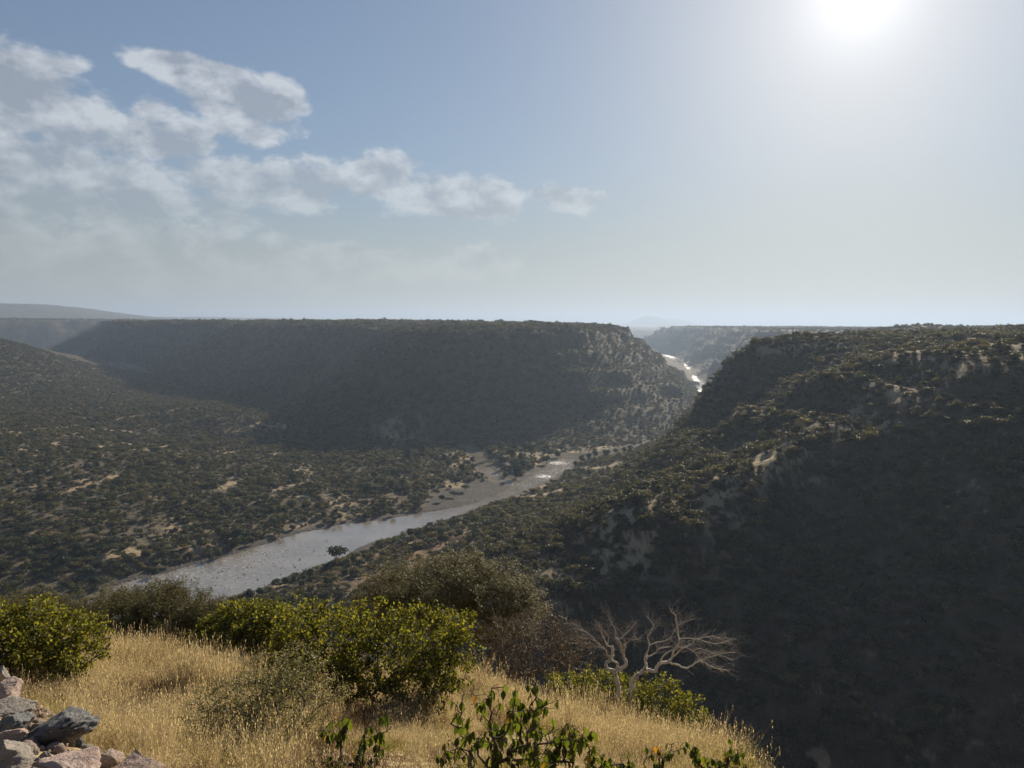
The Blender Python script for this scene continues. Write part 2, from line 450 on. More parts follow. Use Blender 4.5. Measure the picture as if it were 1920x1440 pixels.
def height(x, y, full=False):
    x, y = np.asarray(x, float), np.asarray(y, float)
    r = np.hypot(x, y)
    z = np.empty(x.shape)
    far = sstep(r, 1500, 2400)
    z = np.clip(BASE(x, y), -3, 126) * (1 - far) + 4 * far
    hillside = sstep(z, 25, 60) * (y < 900)
    loc = 1 - sstep(r, 20, 42)
    m = loc > 0
    if m.any():
        z[m] = z[m] * (1 - loc[m]) + NEAR(x[m], y[m]) * loc[m]
    # gullies, knolls, ledges
    amp = sstep(r, 18, 120)
    rel = sstep(z, 4, 35)
    z = z + amp * (rel * (3.2 * fbm(x / 80, y / 80, 2, 2) + 0.9 * fbm(x / 16, y / 16, 3, 4)) + (1 - rel) * (1.3 * fbm(x / 60, y / 60, 4, 6)))
    # ledges of basalt on the slope across the ravine
    hs = sstep(y, 120, 200) * sstep(z, 30, 50) * (1 - sstep(z, 104, 112)) * (1 - sstep(r, 700, 900)) * sstep(x, -20, 30)
    ph = z + 5 * fbm(x / 60, y / 60, 2, 21)
    per = 19.0
    z = z - hs * 0.85 * per / (2 * np.pi) * np.sin(2 * np.pi * ph / per) * np.clip(0.5 + 1.2 * fbm(x / 45, y / 45, 2, 23), 0, 1)
    z = z + (1 - amp) * 0.06 * fbm(x / 0.9, y / 0.9, 3, 8)
    reg = np.zeros(x.shape, np.int8)                       # 0 near hill and right slope, 1 floor, 2.. mesas
    dr = poly_sdf(x, y, RIVER)
    far_side = (y > 520) | (x < -130)
    reg[(z < 33) & (r > 150) & (dr > 0) & ~((x > -60) & (y < 345) & (dr > 30))] = 1
    dist_t = poly_sdf(x, y, TRIB, False)
    rm = np.full(x.shape, 1e9)
    if (r > 450).any():
        k = r > 450
        xs, ys = x[k], y[k]
        for i, (pl, top, ro, sc) in enumerate([(MESA_C, -5.0, 1.0, 1.0), (MESA_L, -9.0, 2.2, 1.6), (MESA_R, -12.0, 1.6, 1.1), (MESA_F, -46.0, 4.0, 2.0)]):
            zz, d = mesa(xs, ys, pl, top, ro, sc)
            q = zz + 4 * fbm(xs / 130, ys / 130, 2, 35)
            zz = zz - sstep(zz, 14, 30) * (1 - sstep(zz, 100, 112)) * 3.2 * np.sin(2 * np.pi * q / 22.0)
            zz = zz + sstep(zz, 105, 114) * 1.5 * fbm(xs / 60, ys / 60, 3, 44) + sstep(zz, 2, 20) * (1.8 * fbm(xs / 40, ys / 40, 3, 31 + i)) - sstep(zz, 20, 50) * np.clip(fbm(xs / 95, ys / 95, 3, 38) - 0.25, 0, 1) * 9
            zk = z[k]
            up = zz > zk
            rk = reg[k]; rk[up] = 2 + i; reg[k] = rk
            z[k] = np.maximum(zk, zz)
            rm[k] = np.minimum(rm[k], d)
        # the long hill on the left skyline, far ranges
        b = (98 * sstep(-xs, 2560, 3300) + 26 * sstep(-xs, 3000, 4600)) * np.exp(-(((ys - 5000) / 900) ** 2)) * (1 + 0.05 * fbm(xs / 300, ys / 300, 3, 40))
        z[k] = z[k] + np.where(xs < -1700, b, 0)
        rk = reg[k]; rk[(b > 6) & (xs < -1700)] = 6; reg[k] = rk
        ln = 40 * sstep(ys, 5200, 9500) * (1 + 0.25 * fbm(xs / 900, ys / 900, 3, 41)) * sstep(-xs, -400, 2500)
        mt = 235 * np.exp(-(((xs - 2900) / 420) ** 2 + ((ys - 15000) / 700) ** 2)) + 175 * np.exp(-(((xs - 3700) / 500) ** 2 + ((ys - 16500) / 700) ** 2))
        z[k] = z[k] + ln + mt
        rk = reg[k]; rk[(mt > 4) | (ln > 6)] = 7; reg[k] = rk
    # river beds
    edge = dr + 2.0 * fbm(x / 16, y / 16, 3, 50) * np.clip(r / 500, 0.3, 3)
    bank = np.clip(edge, 0, None)
    z = np.minimum(z, np.where(edge < 60, 0.25 + bank * 0.07 + np.clip(bank - 10, 0, None) * 0.6 + np.clip(bank - 25, 0, None) * 2.5, 1e9)) if True else z
    z = np.where(edge < 0, np.maximum(-1.6, edge * 0.12), np.maximum(z, np.where(edge < 40, 0.12 + 0.03 * np.minimum(bank, 12), -9)))
    tw = np.where(x > -120, 6.0, 3.0)
    et = dist_t - tw + np.where(x > -120, 1.6, 1.0) * fbm(x / 14, y / 14, 3, 51)
    near_t = (et < 30)
    z = np.where(near_t & (et >= 0) & (edge > 0), np.minimum(z, 0.25 + et * 0.12 + np.clip(et - 6, 0, None) * 0.8), z)
    z = np.where((et < 0) & (edge > 0), np.maximum(-1.0, et * 0.15), z)
    reg[(edge < 3) | (et < 3)] = 1
    if full:
        return z, reg, edge, et, rm
    return z

# ------------------------------------------------------------------ terrain mesh
def build_grid():
    a1 = np.radians(np.linspace(-44, 44, 720))
    aL = np.radians(np.linspace(-180, -44, 40, endpoint=False))
    aR = np.radians(np.linspace(44, 180, 41)[1:-1])
    az = np.concatenate([aL, a1, aR])
    rr = [0.0]
    r = 0.6
    while r < 19000:
        rr.append(r)
        r *= 1.016 if r < 130 else (1.0058 if r < 1500 else (1.012 if r < 6000 else 1.03))
    rr = np.array(rr[1:])
    A, Rr = np.meshgrid(az, rr)
    X, Y = Rr * np.sin(A), Rr * np.cos(A)
    Z, reg, edge, et, rm = height(X, Y, True)
    return az, rr, X, Y, Z, reg, edge, et, rm
GAZ, GR, GX, GY, GZ, GREG, GEDGE, GET, GRM = build_grid()
# running horizon per direction: tells which ground the camera can see
_el = np.arctan2(GZ - EYE[2], np.hypot(GX, GY))
GHOR = np.maximum.accumulate(_el, axis=0)
def seen(x, y, ztop, margin=0.6):
    az, r = np.arctan2(x, y), np.hypot(x, y)
    i = np.clip(np.searchsorted(GR, r * 0.985) - 1, 0, len(GR) - 1)
    j = np.clip(np.searchsorted(GAZ, az), 0, len(GAZ) - 1)
    return np.arctan2(ztop - EYE[2], r) > GHOR[i, j] - math.radians(margin)

def new_mat(name):
    m = bpy.data.materials.new(name)
    m.use_nodes = True
    return m, NT(m.node_tree)

def bump(t, height_sock, strength=0.5, distance=0.1):
    b = t.n('ShaderNodeBump')
    b.inputs['Strength'].default_value = strength
    b.inputs['Distance'].default_value = distance
    t.link(height_sock, b.inputs['Height'])
    return b.outputs[0]

def ground_material():
    m, t = new_mat("ground_soil")
    out = t.n('ShaderNodeOutputMaterial')
    bs = t.n('ShaderNodeBsdfPrincipled')
    t.link(bs.outputs[0], out.inputs[0])
    geo = t.n('ShaderNodeNewGeometry')
    pos = geo.outputs['Position']
    def attr(n):
        a = t.n('ShaderNodeAttribute', attribute_name=n)
        return a.outputs['Fac']
    n1 = t.noise(pos, 0.018, 6, 0.6)
    n2 = t.noise(pos, 0.11, 6, 0.62)
    n3 = t.noise(pos, 1.3, 6, 0.65)
    n4 = t.noise(pos, 9.0, 4, 0.6)
    col = t.mix(t.ss(n2, 0.36, 0.66), (0.085, 0.075, 0.052), (0.17, 0.138, 0.092))
    col = t.mix(t.m('MULTIPLY', t.ss(n1, 0.40, 0.62), 0.75), col, (0.125, 0.098, 0.066))
    # dry grass and bare earth patches
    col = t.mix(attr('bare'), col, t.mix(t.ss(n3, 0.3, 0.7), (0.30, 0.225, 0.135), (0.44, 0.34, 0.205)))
    col = t.mix(t.m('MULTIPLY', attr('red'), t.ss(n2, 0.35, 0.6)), col, (0.25, 0.145, 0.085))
    col = t.mix(attr('veg'), col, t.mix(t.ss(n2, 0.35, 0.65), (0.034, 0.028, 0.018), (0.085, 0.067, 0.041)))
    col = t.mix(attr('dark'), col, t.mix(1.0, col, (0.55, 0.52, 0.5), 'MULTIPLY'))  # hillside ground darkened in its colour to deepen the shade there
    # basalt on steep faces, broken by columns
    sp = t.vm('MULTIPLY', pos, (1.0, 1.0, 0.12))
    nr = t.noise(sp, 0.55, 5, 0.65)
    rock = t.mix(t.ss(nr, 0.3, 0.75), (0.030, 0.027, 0.026), (0.125, 0.105, 0.088))
    col = t.mix(attr('rock'), col, rock)
    gravel = t.mix(t.ss(n3, 0.3, 0.75), (0.060, 0.052, 0.045), (0.105, 0.091, 0.079))
    col = t.mix(attr('gravel'), col, gravel)
    col = t.mix(t.m('MULTIPLY', attr('litter'), 1.0), col, t.mix(t.ss(n4, 0.3, 0.7), (0.16, 0.115, 0.065), (0.40, 0.30, 0.16)))
    col = t.mix(0.35, col, t.mix(1.0, col, t.mix(n3, (0.55, 0.55, 0.55), (1.5, 1.5, 1.5)), 'MULTIPLY'))
    t.link(col, bs.inputs['Base Color'])
    bs.inputs['Roughness'].default_value = 0.95
    bs.inputs['Specular IOR Level'].default_value = 0.15
    h = t.m('ADD', t.m('MULTIPLY', n3, 0.5), t.m('ADD', t.m('MULTIPLY', nr, 1.4), t.m('MULTIPLY', n2, 1.5)))
    t.link(bump(t, h, 0.6, 1.2), bs.inputs['Normal'])
    return m
GROUND = ground_material()

def build_terrain():
    nr, na = GX.shape
    dzdr = np.gradient(GZ, GR, axis=0)
    ang = np.gradient(GZ, axis=1) / (np.gradient(GAZ)[None, :] * GR[:, None])
    slope = np.hypot(dzdr, ang)
    R = np.hypot(GX, GY)
    X, Y, Z = GX, GY, GZ
    bare = 0.8 * sstep(fbm(X / 19 + 0.8 * fbm(X / 9, Y / 9, 2, 63), Y / 19 + 0.8 * fbm(X / 9, Y / 9, 2, 64), 5, 60, 0.6) + 0.5 * fbm(X / 90, Y / 90, 2, 61), 0.5, 1.0)
    valley = (GREG == 1)
    bare = np.where(GREG >= 2, bare * 0.08, bare)
    bare = np.where(valley, sstep(fbm(X / 22, Y / 22, 5, 62, 0.65) + 0.4 * fbm(X / 120, Y / 120, 2, 61), 0.68, 1.15), bare)
    nA = sstep(fbm(X / 6 + fbm(X / 3, Y / 3, 2, 68), Y / 6 + fbm(X / 3, Y / 3, 2, 69), 4, 66, 0.6), -0.35, 0.4)
    nB = sstep(fbm(X / 8 + fbm(X / 4, Y / 4, 2, 68), Y / 8 + fbm(X / 4, Y / 4, 2, 69), 4, 67, 0.6), -0.5, 0.3)
    # open grassy places on the spur and along the plateau edge
    for (px, py, YY, rad) in [(1300, 950, 241, 15), (1225, 985, 236, 12), (1480, 836, 273, 14), (1650, 757, 287, 12), (1395, 893, 258, 11), (1150, 1020, 229, 13), (1350, 920, 250, 10), (1560, 800, 280, 10), (1260, 970, 238, 10), (1190, 1000, 232, 9), (1100, 1045, 224, 9), (1400, 880, 262, 10), (1440, 860, 268, 9),
                              (1390, 740, 365, 9), (1850, 648, 330, 18), (1700, 655, 340, 14), (1560, 645, 370, 10), (1440, 660, 385, 8), (1780, 660, 320, 12), (1900, 655, 310, 14), (1640, 668, 340, 9), (1500, 650, 385, 9),
                              (800, 1030, 328, 20), (860, 1015, 340, 14), (730, 1070, 308, 14), (930, 1010, 350, 10), (1210, 940, 300, 9), (1130, 960, 300, 9), (1360, 830, 320, 8)]:
        p = at(px, py, YY)
        bare = np.maximum(bare, 0.95 * np.exp(-(((X - p[0]) / (rad * 1.35)) ** 2 + ((Y - p[1]) / (rad * 2.0)) ** 2)) * nA)
    for (px, py, z, rad) in [(640, 940, 4, 17), (655, 960, 3, 10), (870, 862, 3, 15), (380, 1010, 4, 10), (560, 985, 3, 12), (330, 985, 6, 12), (60, 915, 13, 13),
                             (170, 900, 14, 10), (440, 905, 6, 15), (560, 885, 5, 18), (520, 800, 5, 22), (740, 818, 5, 30), (250, 825, 17, 25), (940, 845, 4, 20), (1130, 835, 3, 22)]:
        p = at_z(px, py, z)
        bare = np.maximum(bare, np.exp(-(((X - p[0]) / rad) ** 2 + ((Y - p[1]) / (rad * 1.6)) ** 2)) * nB)
    droad = poly_sdf(X, Y, ROAD, False)
    bare = np.maximum(bare, 0.7 * (1 - sstep(droad, 2.0, 5.0)))
    bare = np.where(R > 1000, bare * 0.4, bare)
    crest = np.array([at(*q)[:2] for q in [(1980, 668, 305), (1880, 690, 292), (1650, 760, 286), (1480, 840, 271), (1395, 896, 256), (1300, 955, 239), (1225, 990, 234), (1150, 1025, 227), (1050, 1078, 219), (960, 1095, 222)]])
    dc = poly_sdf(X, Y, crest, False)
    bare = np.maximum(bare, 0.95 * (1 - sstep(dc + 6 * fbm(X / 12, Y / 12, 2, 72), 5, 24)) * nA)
    bare = np.where((GREG == 0) & (Z > 103) & (R > 200), np.maximum(bare, 0.75 * nB), bare)
    rock = sstep(slope + 0.35 * fbm(X / 12, Y / 12, 3, 70), 0.95, 1.5) * sstep(R, 60, 110) * np.where(GREG >= 2, 0.15, 1.0)
    p = at(800, 1035, 328)
    red = np.exp(-(((X - p[0]) / 60) ** 2 + ((Y - p[1]) / 45) ** 2)) * 0.9
    gravel = np.maximum((1 - sstep(GEDGE, 2, 8)) * np.where(R > 1000, 0.3, 1.0), 1 - sstep(GET, 1, 5))
    for (px, py, rad) in [(870, 933, 24), (905, 915, 17), (835, 945, 14), (925, 862, 10), (945, 876, 9)]:
        q = at_z(px, py, 0.5)
        gravel = np.maximum(gravel, 1 - sstep(np.hypot(X - q[0], (Y - q[1]) * 0.8), rad * 0.8, rad * 1.1))
    bare = bare * (1 - 0.7 * (rock > 0.5))
    veg = np.where(GREG >= 2, 0.92, np.where(GREG == 0, 0.8, 0.35)) * (1 - gravel) * (1 - bare)
    litter = 1 - sstep(R, 20, 40)
    global G_BARE, G_ROCK, G_GRAVEL
    G_BARE, G_ROCK, G_GRAVEL = bare, rock, gravel
    bare = np.where(GREG == 0, np.maximum(bare, (0.02 + 0.22 * nB) * (1 - 0.8 * rock)), bare)
    veg = veg * np.where(GREG == 0, 0.8, 1.0)
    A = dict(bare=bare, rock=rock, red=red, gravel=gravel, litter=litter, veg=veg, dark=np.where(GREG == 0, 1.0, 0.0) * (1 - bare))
    idx = np.arange(nr * na).reshape(nr, na)
    jn = np.r_[np.arange(1, na), 0]
    f = np.stack([idx[:-1, :], idx[:-1, jn], idx[1:, jn], idx[1:, :]], -1)
    f = f[..., ::-1]
    freg = GREG[:-1, :].copy()
    freg[np.hypot(GX[:-1], GY[:-1]) < 45] = 9
    names = {9: ("hilltop", None), 0: ("hillside", None), 1: ("valley_floor", None), 2: ("mesa", None), 3: ("mesa", None),
             4: ("mesa", None), 5: ("plateau", None), 6: ("hill", None), 7: ("mountains", None)}
    co = np.stack([X, Y, Z], -1).reshape(-1, 3)
    for k, (nm, _) in names.items():
        ff = f[freg == k].reshape(-1, 4)
        if not len(ff):
            continue
        if k == 9:      # close the pole under the camera
            pass
        u, inv = np.unique(ff, return_inverse=True)
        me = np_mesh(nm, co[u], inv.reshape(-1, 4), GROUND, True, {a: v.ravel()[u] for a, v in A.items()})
        tag(mesh_obj(nm, me), kind="structure")
    # small disc closing the centre of the grid
    c = np.vstack([[0, 0, float(height(np.array([0.0]), np.array([0.0]))[0])], co[idx[0]]])
    fc = np.array([[0, 1 + (j + 1) % na, 1 + j] for j in range(na)])
    me = np_mesh("hilltop", c, fc, GROUND, True, {"litter": np.ones(len(c))})
    tag(mesh_obj("hilltop", me), kind="structure")
build_terrain()

# ------------------------------------------------------------------ river
def water_material():
    m, t = new_mat("river_water")
    out = t.n('ShaderNodeOutputMaterial')
    bs = t.n('ShaderNodeBsdfPrincipled')
    t.link(bs.outputs[0], out.inputs[0])
    geo = t.n('ShaderNodeNewGeometry')
    pos = geo.outputs['Position']
    a = t.n('ShaderNodeAttribute', attribute_name='rapid_or_glint').outputs['Fac']
    n1 = t.noise(pos, 0.05, 4, 0.55)
    n2 = t.noise(pos, 0.45, 5, 0.6)
    n3 = t.noise(pos, 2.2, 3, 0.6)
    mud = t.mix(t.ss(n1, 0.35, 0.65), (0.19, 0.160, 0.118), (0.25, 0.215, 0.165))
    more = t.m('MULTIPLY', t.m('MAXIMUM', t.m('SUBTRACT', a, 1.0), 0.0), 0.5)
    foam_or_glint = t.m('MULTIPLY', t.m('MINIMUM', a, 1.0), t.ss(t.m('ADD', more, t.m('ADD', t.m('MULTIPLY', n2, 0.7), t.m('MULTIPLY', n3, 0.8))), 0.82, 0.96))  # white foam on the rapids; on the far reach a painted sun glint
    t.link(t.mix(foam_or_glint, mud, (0.75, 0.74, 0.72)), bs.inputs['Base Color'])
    t.put(bs.inputs['Roughness'], t.m('ADD', 0.07, t.m('ADD', t.m('MULTIPLY', foam_or_glint, 0.5), t.m('MULTIPLY', a, 0.12))))
    bs.inputs['IOR'].default_value = 2.7
    h = t.m('ADD', t.m('MULTIPLY', n2, t.m('ADD', 0.10, t.m('MULTIPLY', a, 0.5))), t.m('MULTIPLY', n3, 0.07))
    t.link(bump(t, h, 1.0, 0.55), bs.inputs['Normal'])
    return m
WATER = water_material()

def build_river():
    nr, na = GX.shape
    idx = np.arange(nr * na).reshape(nr, na)
    f = np.stack([idx[:-1, :-1], idx[1:, :-1], idx[1:, 1:], idx[:-1, 1:]], -1)
    def low(A):
        return np.minimum(np.minimum(A[:-1, :-1], A[1:, :-1]), np.minimum(A[:-1, 1:], A[1:, 1:]))
    R = np.hypot(GX, GY)[:-1, :-1]
    for main in (True, False):
        e, t = low(GEDGE), low(GET)
        m = (e < 4) if main else ((t < 3) & (e >= 4))
        m &= (R > 150) & (R < 5000)
        ff = f[m].reshape(-1, 4)
        u, inv = np.unique(ff, return_inverse=True)
        V = np.c_[GX.ravel()[u], GY.ravel()[u], np.zeros(len(u))]
        rap_or_glint = np.zeros(len(V))
        for (px, py, rad, s) in [(300, 1085, 40, 1.0), (420, 1060, 34, 1.0), (520, 1035, 26, 0.7), (1050, 880, 30, 1.0), (1010, 895, 22, 0.9), (960, 908, 16, 1.0), (935, 888, 22, 0.9),
                                 (1316, 735, 110, 1.5), (1306, 708, 160, 1.6), (1284, 686, 250, 1.6), (1255, 668, 300, 1.5), (160, 1110, 40, .6), (1045, 868, 22, 1.25), (1020, 893, 16, 1.3)]:  # distant reach: sun glitter whitened into the water colour, no rapids there
            q = at_z(px, py, 0)
            rap_or_glint = np.maximum(rap_or_glint, s * np.exp(-((V[:, 0] - q[0]) ** 2 + (V[:, 1] - q[1]) ** 2) / rad ** 2))
        tag(mesh_obj("river" if main else "stream", np_mesh("river", V, inv.reshape(-1, 4)[:, ::-1], WATER, True, {"rapid_or_glint": rap_or_glint})), kind="structure")
build_river()

# ------------------------------------------------------------------ haze
HAZE_DENSITY = 1.4e-4
def build_haze():
    s, z0, z1 = 20000.0, -4.0, 330.0
    v = [(x, y, z) for z in (z0, z1) for y in (-s, s) for x in (-s, s)]
    f = [(0, 2, 3, 1), (4, 5, 7, 6), (0, 1, 5, 4), (2, 6, 7, 3), (0, 4, 6, 2), (1, 3, 7, 5)]
    m, t = new_mat("haze_air")
    out = t.n('ShaderNodeOutputMaterial')
    pv = t.n('ShaderNodeVolumePrincipled')
    pv.inputs['Color'].default_value = (0.45, 0.57, 0.76, 1)
    pv.inputs['Density'].default_value = HAZE_DENSITY
    pv.inputs['Anisotropy'].default_value = 0.3
    t.link(pv.outputs[0], out.inputs['Volume'])
    o = mesh_obj("haze", np_mesh("haze", v, f, m))
    tag(o, kind="stuff")
build_haze()
#VEG
# ------------------------------------------------------------------ plant materials
def leaf_material(name, cols, trans=0.35, rough=0.6, spec=0.2, vary=0.5, tint=(1.35, 1.35, 0.7)):
    """cols: two or three linear colours picked by a random value per plant and per place"""
    m, t = new_mat(name)
    out = t.n('ShaderNodeOutputMaterial')
    oi = t.n('ShaderNodeObjectInfo')
    geo = t.n('ShaderNodeNewGeometry')
    pi = geo.outputs['Random Per Island']
    rnd = oi.outputs['Random']
    v = t.m('ADD', t.m('MULTIPLY', rnd, 1 - vary), t.m('MULTIPLY', pi, vary))
    col = t.mix(t.ss(v, 0.15, 0.85), cols[0], cols[1])
    if len(cols) > 2:
        col = t.mix(t.ss(pi, 0.982, 0.988), col, cols[2])
    d = t.n('ShaderNodeBsdfPrincipled')
    t.link(col, d.inputs['Base Color'])
    d.inputs['Roughness'].default_value = rough
    d.inputs['Specular IOR Level'].default_value = spec
    tr = t.n('ShaderNodeBsdfTranslucent')
    t.link(t.mix(1.0, col, tint, 'MULTIPLY'), tr.inputs[0])
    mx = t.n('ShaderNodeMixShader')
    mx.inputs[0].default_value = trans
    t.link(d.outputs[0], mx.inputs[1])
    t.link(tr.outputs[0], mx.inputs[2])
    t.link(mx.outputs[0], out.inputs[0])
    return m

def bark_material(name, c1, c2, scale=12.0, stretch=0.25, rough=0.85, bstr=0.4):
    m, t = new_mat(name)
    out = t.n('ShaderNodeOutputMaterial')
    d = t.n('ShaderNodeBsdfPrincipled')
    t.link(d.outputs[0], out.inputs[0])
    tc = t.n('ShaderNodeTexCoord')
    v = t.vm('MULTIPLY', tc.outputs['Object'], (1, 1, stretch))
    n = t.noise(v, scale, 5, 0.65)
    n2 = t.noise(tc.outputs['Object'], scale * 0.3, 4, 0.6)
    col = t.mix(t.ss(n, 0.3, 0.7), c1, c2)
    col = t.mix(t.m('MULTIPLY', t.ss(n2, 0.5, 0.7), 0.5), col, tuple(0.45 * x for x in c1))
    t.link(col, d.inputs['Base Color'])
    d.inputs['Roughness'].default_value = rough
    d.inputs['Specular IOR Level'].default_value = 0.25
    t.link(bump(t, n, bstr, 0.02), d.inputs['Normal'])
    return m

M_SCRUB = leaf_material("scrub_leaves", [(0.030, 0.028, 0.013), (0.125, 0.104, 0.044)], 0.38, vary=0.35)
M_SCRUB_GREEN = leaf_material("scrub_leaves_green", [(0.027, 0.034, 0.013), (0.085, 0.086, 0.030)], 0.36, vary=0.35)
M_SCRUB_DRY = leaf_material("scrub_twigs_dry", [(0.055, 0.041, 0.030), (0.175, 0.132, 0.092)], 0.15, vary=0.4)
M_ACACIA_FAR = leaf_material("acacia_leaves", [(0.024, 0.030, 0.014), (0.065, 0.067, 0.027)], 0.34, vary=0.35)
M_RIVER_TREE = leaf_material("river_tree_leaves", [(0.015, 0.025, 0.010), (0.038, 0.052, 0.018)], 0.30, vary=0.4)
M_BARK = bark_material("bark_brown", (0.075, 0.055, 0.04), (0.15, 0.118, 0.09))
M_TWIG = bark_material("bark_twig", (0.05, 0.036, 0.028), (0.11, 0.085, 0.066), 30)
M_GREYBARK = bark_material("bark_grey", (0.16, 0.135, 0.11), (0.30, 0.26, 0.215), 5.0)
M_PALE = bark_material("bark_pale", (0.44, 0.385, 0.31), (0.62, 0.565, 0.48), 7.0, 0.5, 0.7, 0.25)

# ------------------------------------------------------------------ plant geometry
def quads(C, N, T, w, l):
    """leaf quads: centres C, normals N, long axes T, half sizes"""
    N = N / np.linalg.norm(N, axis=1)[:, None]
    T = T - (T * N).sum(1)[:, None] * N
    T = T / (np.linalg.norm(T, axis=1)[:, None] + 1e-9)
    B = np.cross(N, T)
    w, l = np.asarray(w).reshape(-1, 1), np.asarray(l).reshape(-1, 1)
    V = np.stack([C - T * l, C + B * w, C + T * l, C - B * w], 1).reshape(-1, 3)
    return V, np.arange(len(V)).reshape(-1, 4)

def rand_unit(r, n):
    v = r.normal(size=(n, 3))
    return v / np.linalg.norm(v, axis=1)[:, None]

def blob_crown(seed, n, rx, rz, zc, size, lumps=9, flat=0.0, tight=0.35):
    """leafy crown made of uneven lumps; flat > 0 flattens the lumps into storeys"""
    r = np.random.default_rng(seed)
    L_ = rand_unit(r, lumps) * (r.random((lumps, 1)) ** 0.5)
    if flat:
        L_[:, 2] = np.abs(L_[:, 2]) * 0.5 + 0.2
    L_ = L_ * np.array([rx * 0.68, rx * 0.68, rz * 0.62])
    R_ = rx * (0.30 + 0.28 * r.random(lumps))
    p = R_ ** 2 / (R_ ** 2).sum()
    k = r.choice(lumps, n, p=p)
    u = rand_unit(r, n)
    rad = 1 - tight * r.random((n, 1)) ** 1.5
    sq = np.array([1, 1, (0.30 if flat else 0.8)])
    C = L_[k] + u * rad * R_[k][:, None] * sq * (1 + 0.25 * r.normal(size=(n, 1)))
    C[:, 2] = np.maximum(C[:, 2] + zc, 0.06)
    N = u * np.array([1, 1, 1.6 if flat else 1.0]) + 0.8 * rand_unit(r, n)
    T = rand_unit(r, n) * np.array([1, 1, 0.5])
    sz = size * (0.6 + 0.9 * r.random(n))
    return quads(C, N, T, sz * 0.55, sz)

def tubes(S, sides=4):
    """S: list of (p0, p1, r0, r1)"""
    p0, p1 = np.array([s[0] for s in S], float), np.array([s[1] for s in S], float)
    r0, r1 = np.array([s[2] for s in S], float), np.array([s[3] for s in S], float)
    d = p1 - p0
    d = d / (np.linalg.norm(d, axis=1)[:, None] + 1e-9)
    h = np.where(np.abs(d[:, 2:3]) > 0.9, np.array([[1.0, 0, 0]]), np.array([[0, 0, 1.0]]))
    a = np.cross(d, h); a = a / np.linalg.norm(a, axis=1)[:, None]
    b = np.cross(d, a)
    V, n = [], len(S)
    for P_, r_ in ((p0, r0), (p1, r1)):
        for k in range(sides):
            t = 2 * math.pi * k / sides
            V.append(P_ + (a * math.cos(t) + b * math.sin(t)) * r_[:, None])
    V = np.stack(V, 1).reshape(-1, 3)
    o = np.arange(n)[:, None] * (2 * sides)
    F_ = np.concatenate([np.stack([o[:, 0] + k, o[:, 0] + (k + 1) % sides, o[:, 0] + sides + (k + 1) % sides, o[:, 0] + sides + k], -1)[:, None]
                         for k in range(sides)], 1).reshape(-1, 4)
    return V, F_

def join(*VF):
    V, F_, o = [], [], 0
    for v, f in VF:
        V.append(v); F_.append(f + o); o += len(v)
    return np.vstack(V), np.vstack(F_)

def wiggle(r, p0, p1, n, amp):
    t = np.linspace(0, 1, n + 1)[:, None]
    q = p0 * (1 - t) + p1 * t
    off = np.cumsum(r.normal(size=(n + 1, 3)), axis=0)
    off = off - off[:1] * (1 - t) - off[-1:] * t
    return q + off * amp

def stem_set(seed, h, spread, n, r0, zsplit=0.3):
    """trunk that forks into n limbs reaching up into the crown"""
    r = np.random.default_rng(seed)
    S = []
    base = np.zeros(3)
    fork = np.array([0.05 * h * r.normal(), 0.05 * h * r.normal(), h * zsplit])
    pts_ = wiggle(r, base - [0, 0, 0.3], fork, 3, 0.02 * h)
    for i in range(3):
        S.append((pts_[i], pts_[i + 1], r0 * (1 - 0.1 * i), r0 * (0.9 - 0.1 * i)))
    for k in range(n):
        a = 2 * math.pi * (k + 0.6 * r.random()) / n
        tip = np.array([math.cos(a) * spread * (0.5 + 0.5 * r.random()), math.sin(a) * spread * (0.5 + 0.5 * r.random()), h * (0.8 + 0.15 * r.random())])
        q = wiggle(r, fork, tip, 4, 0.03 * h)
        for i in range(4):
            S.append((q[i], q[i + 1], r0 * 0.62 * (1 - 0.2 * i), r0 * 0.62 * (0.8 - 0.2 * i)))
        for j in range(3):
            c = q[2 + (j % 2)]
            e = c + np.array([r.normal() * spread * 0.3, r.normal() * spread * 0.3, h * 0.16])
            S.append((c, e, r0 * 0.25, r0 * 0.08))
    return S

def twig_bush(seed, n, rx, h, r0=0.03):
    r = np.random.default_rng(seed)
    S = []
    for k in range(n):
        a, e = r.random() * 6.283, r.random() ** 0.7
        tip = np.array([math.cos(a) * rx * e, math.sin(a) * rx * e, h * (0.55 + 0.45 * r.random()) * math.sqrt(max(0.1, 1 - 0.6 * e * e))])
        q = wiggle(r, np.array([0.05 * r.normal(), 0.05 * r.normal(), 0]), tip, 4, 0.05 * h)
        for i in range(4):
            S.append((q[i], q[i + 1], r0 * (1 - 0.2 * i), r0 * (0.8 - 0.2 * i)))
        for j in range(6):
            c = q[2] + (q[4] - q[2]) * r.random()
            S.append((c, c + rand_unit(r, 1)[0] * np.array([1, 1, 0.7]) * rx * 0.32 + [0, 0, 0.1 * h], r0 * 0.45, r0 * 0.2))
    return S

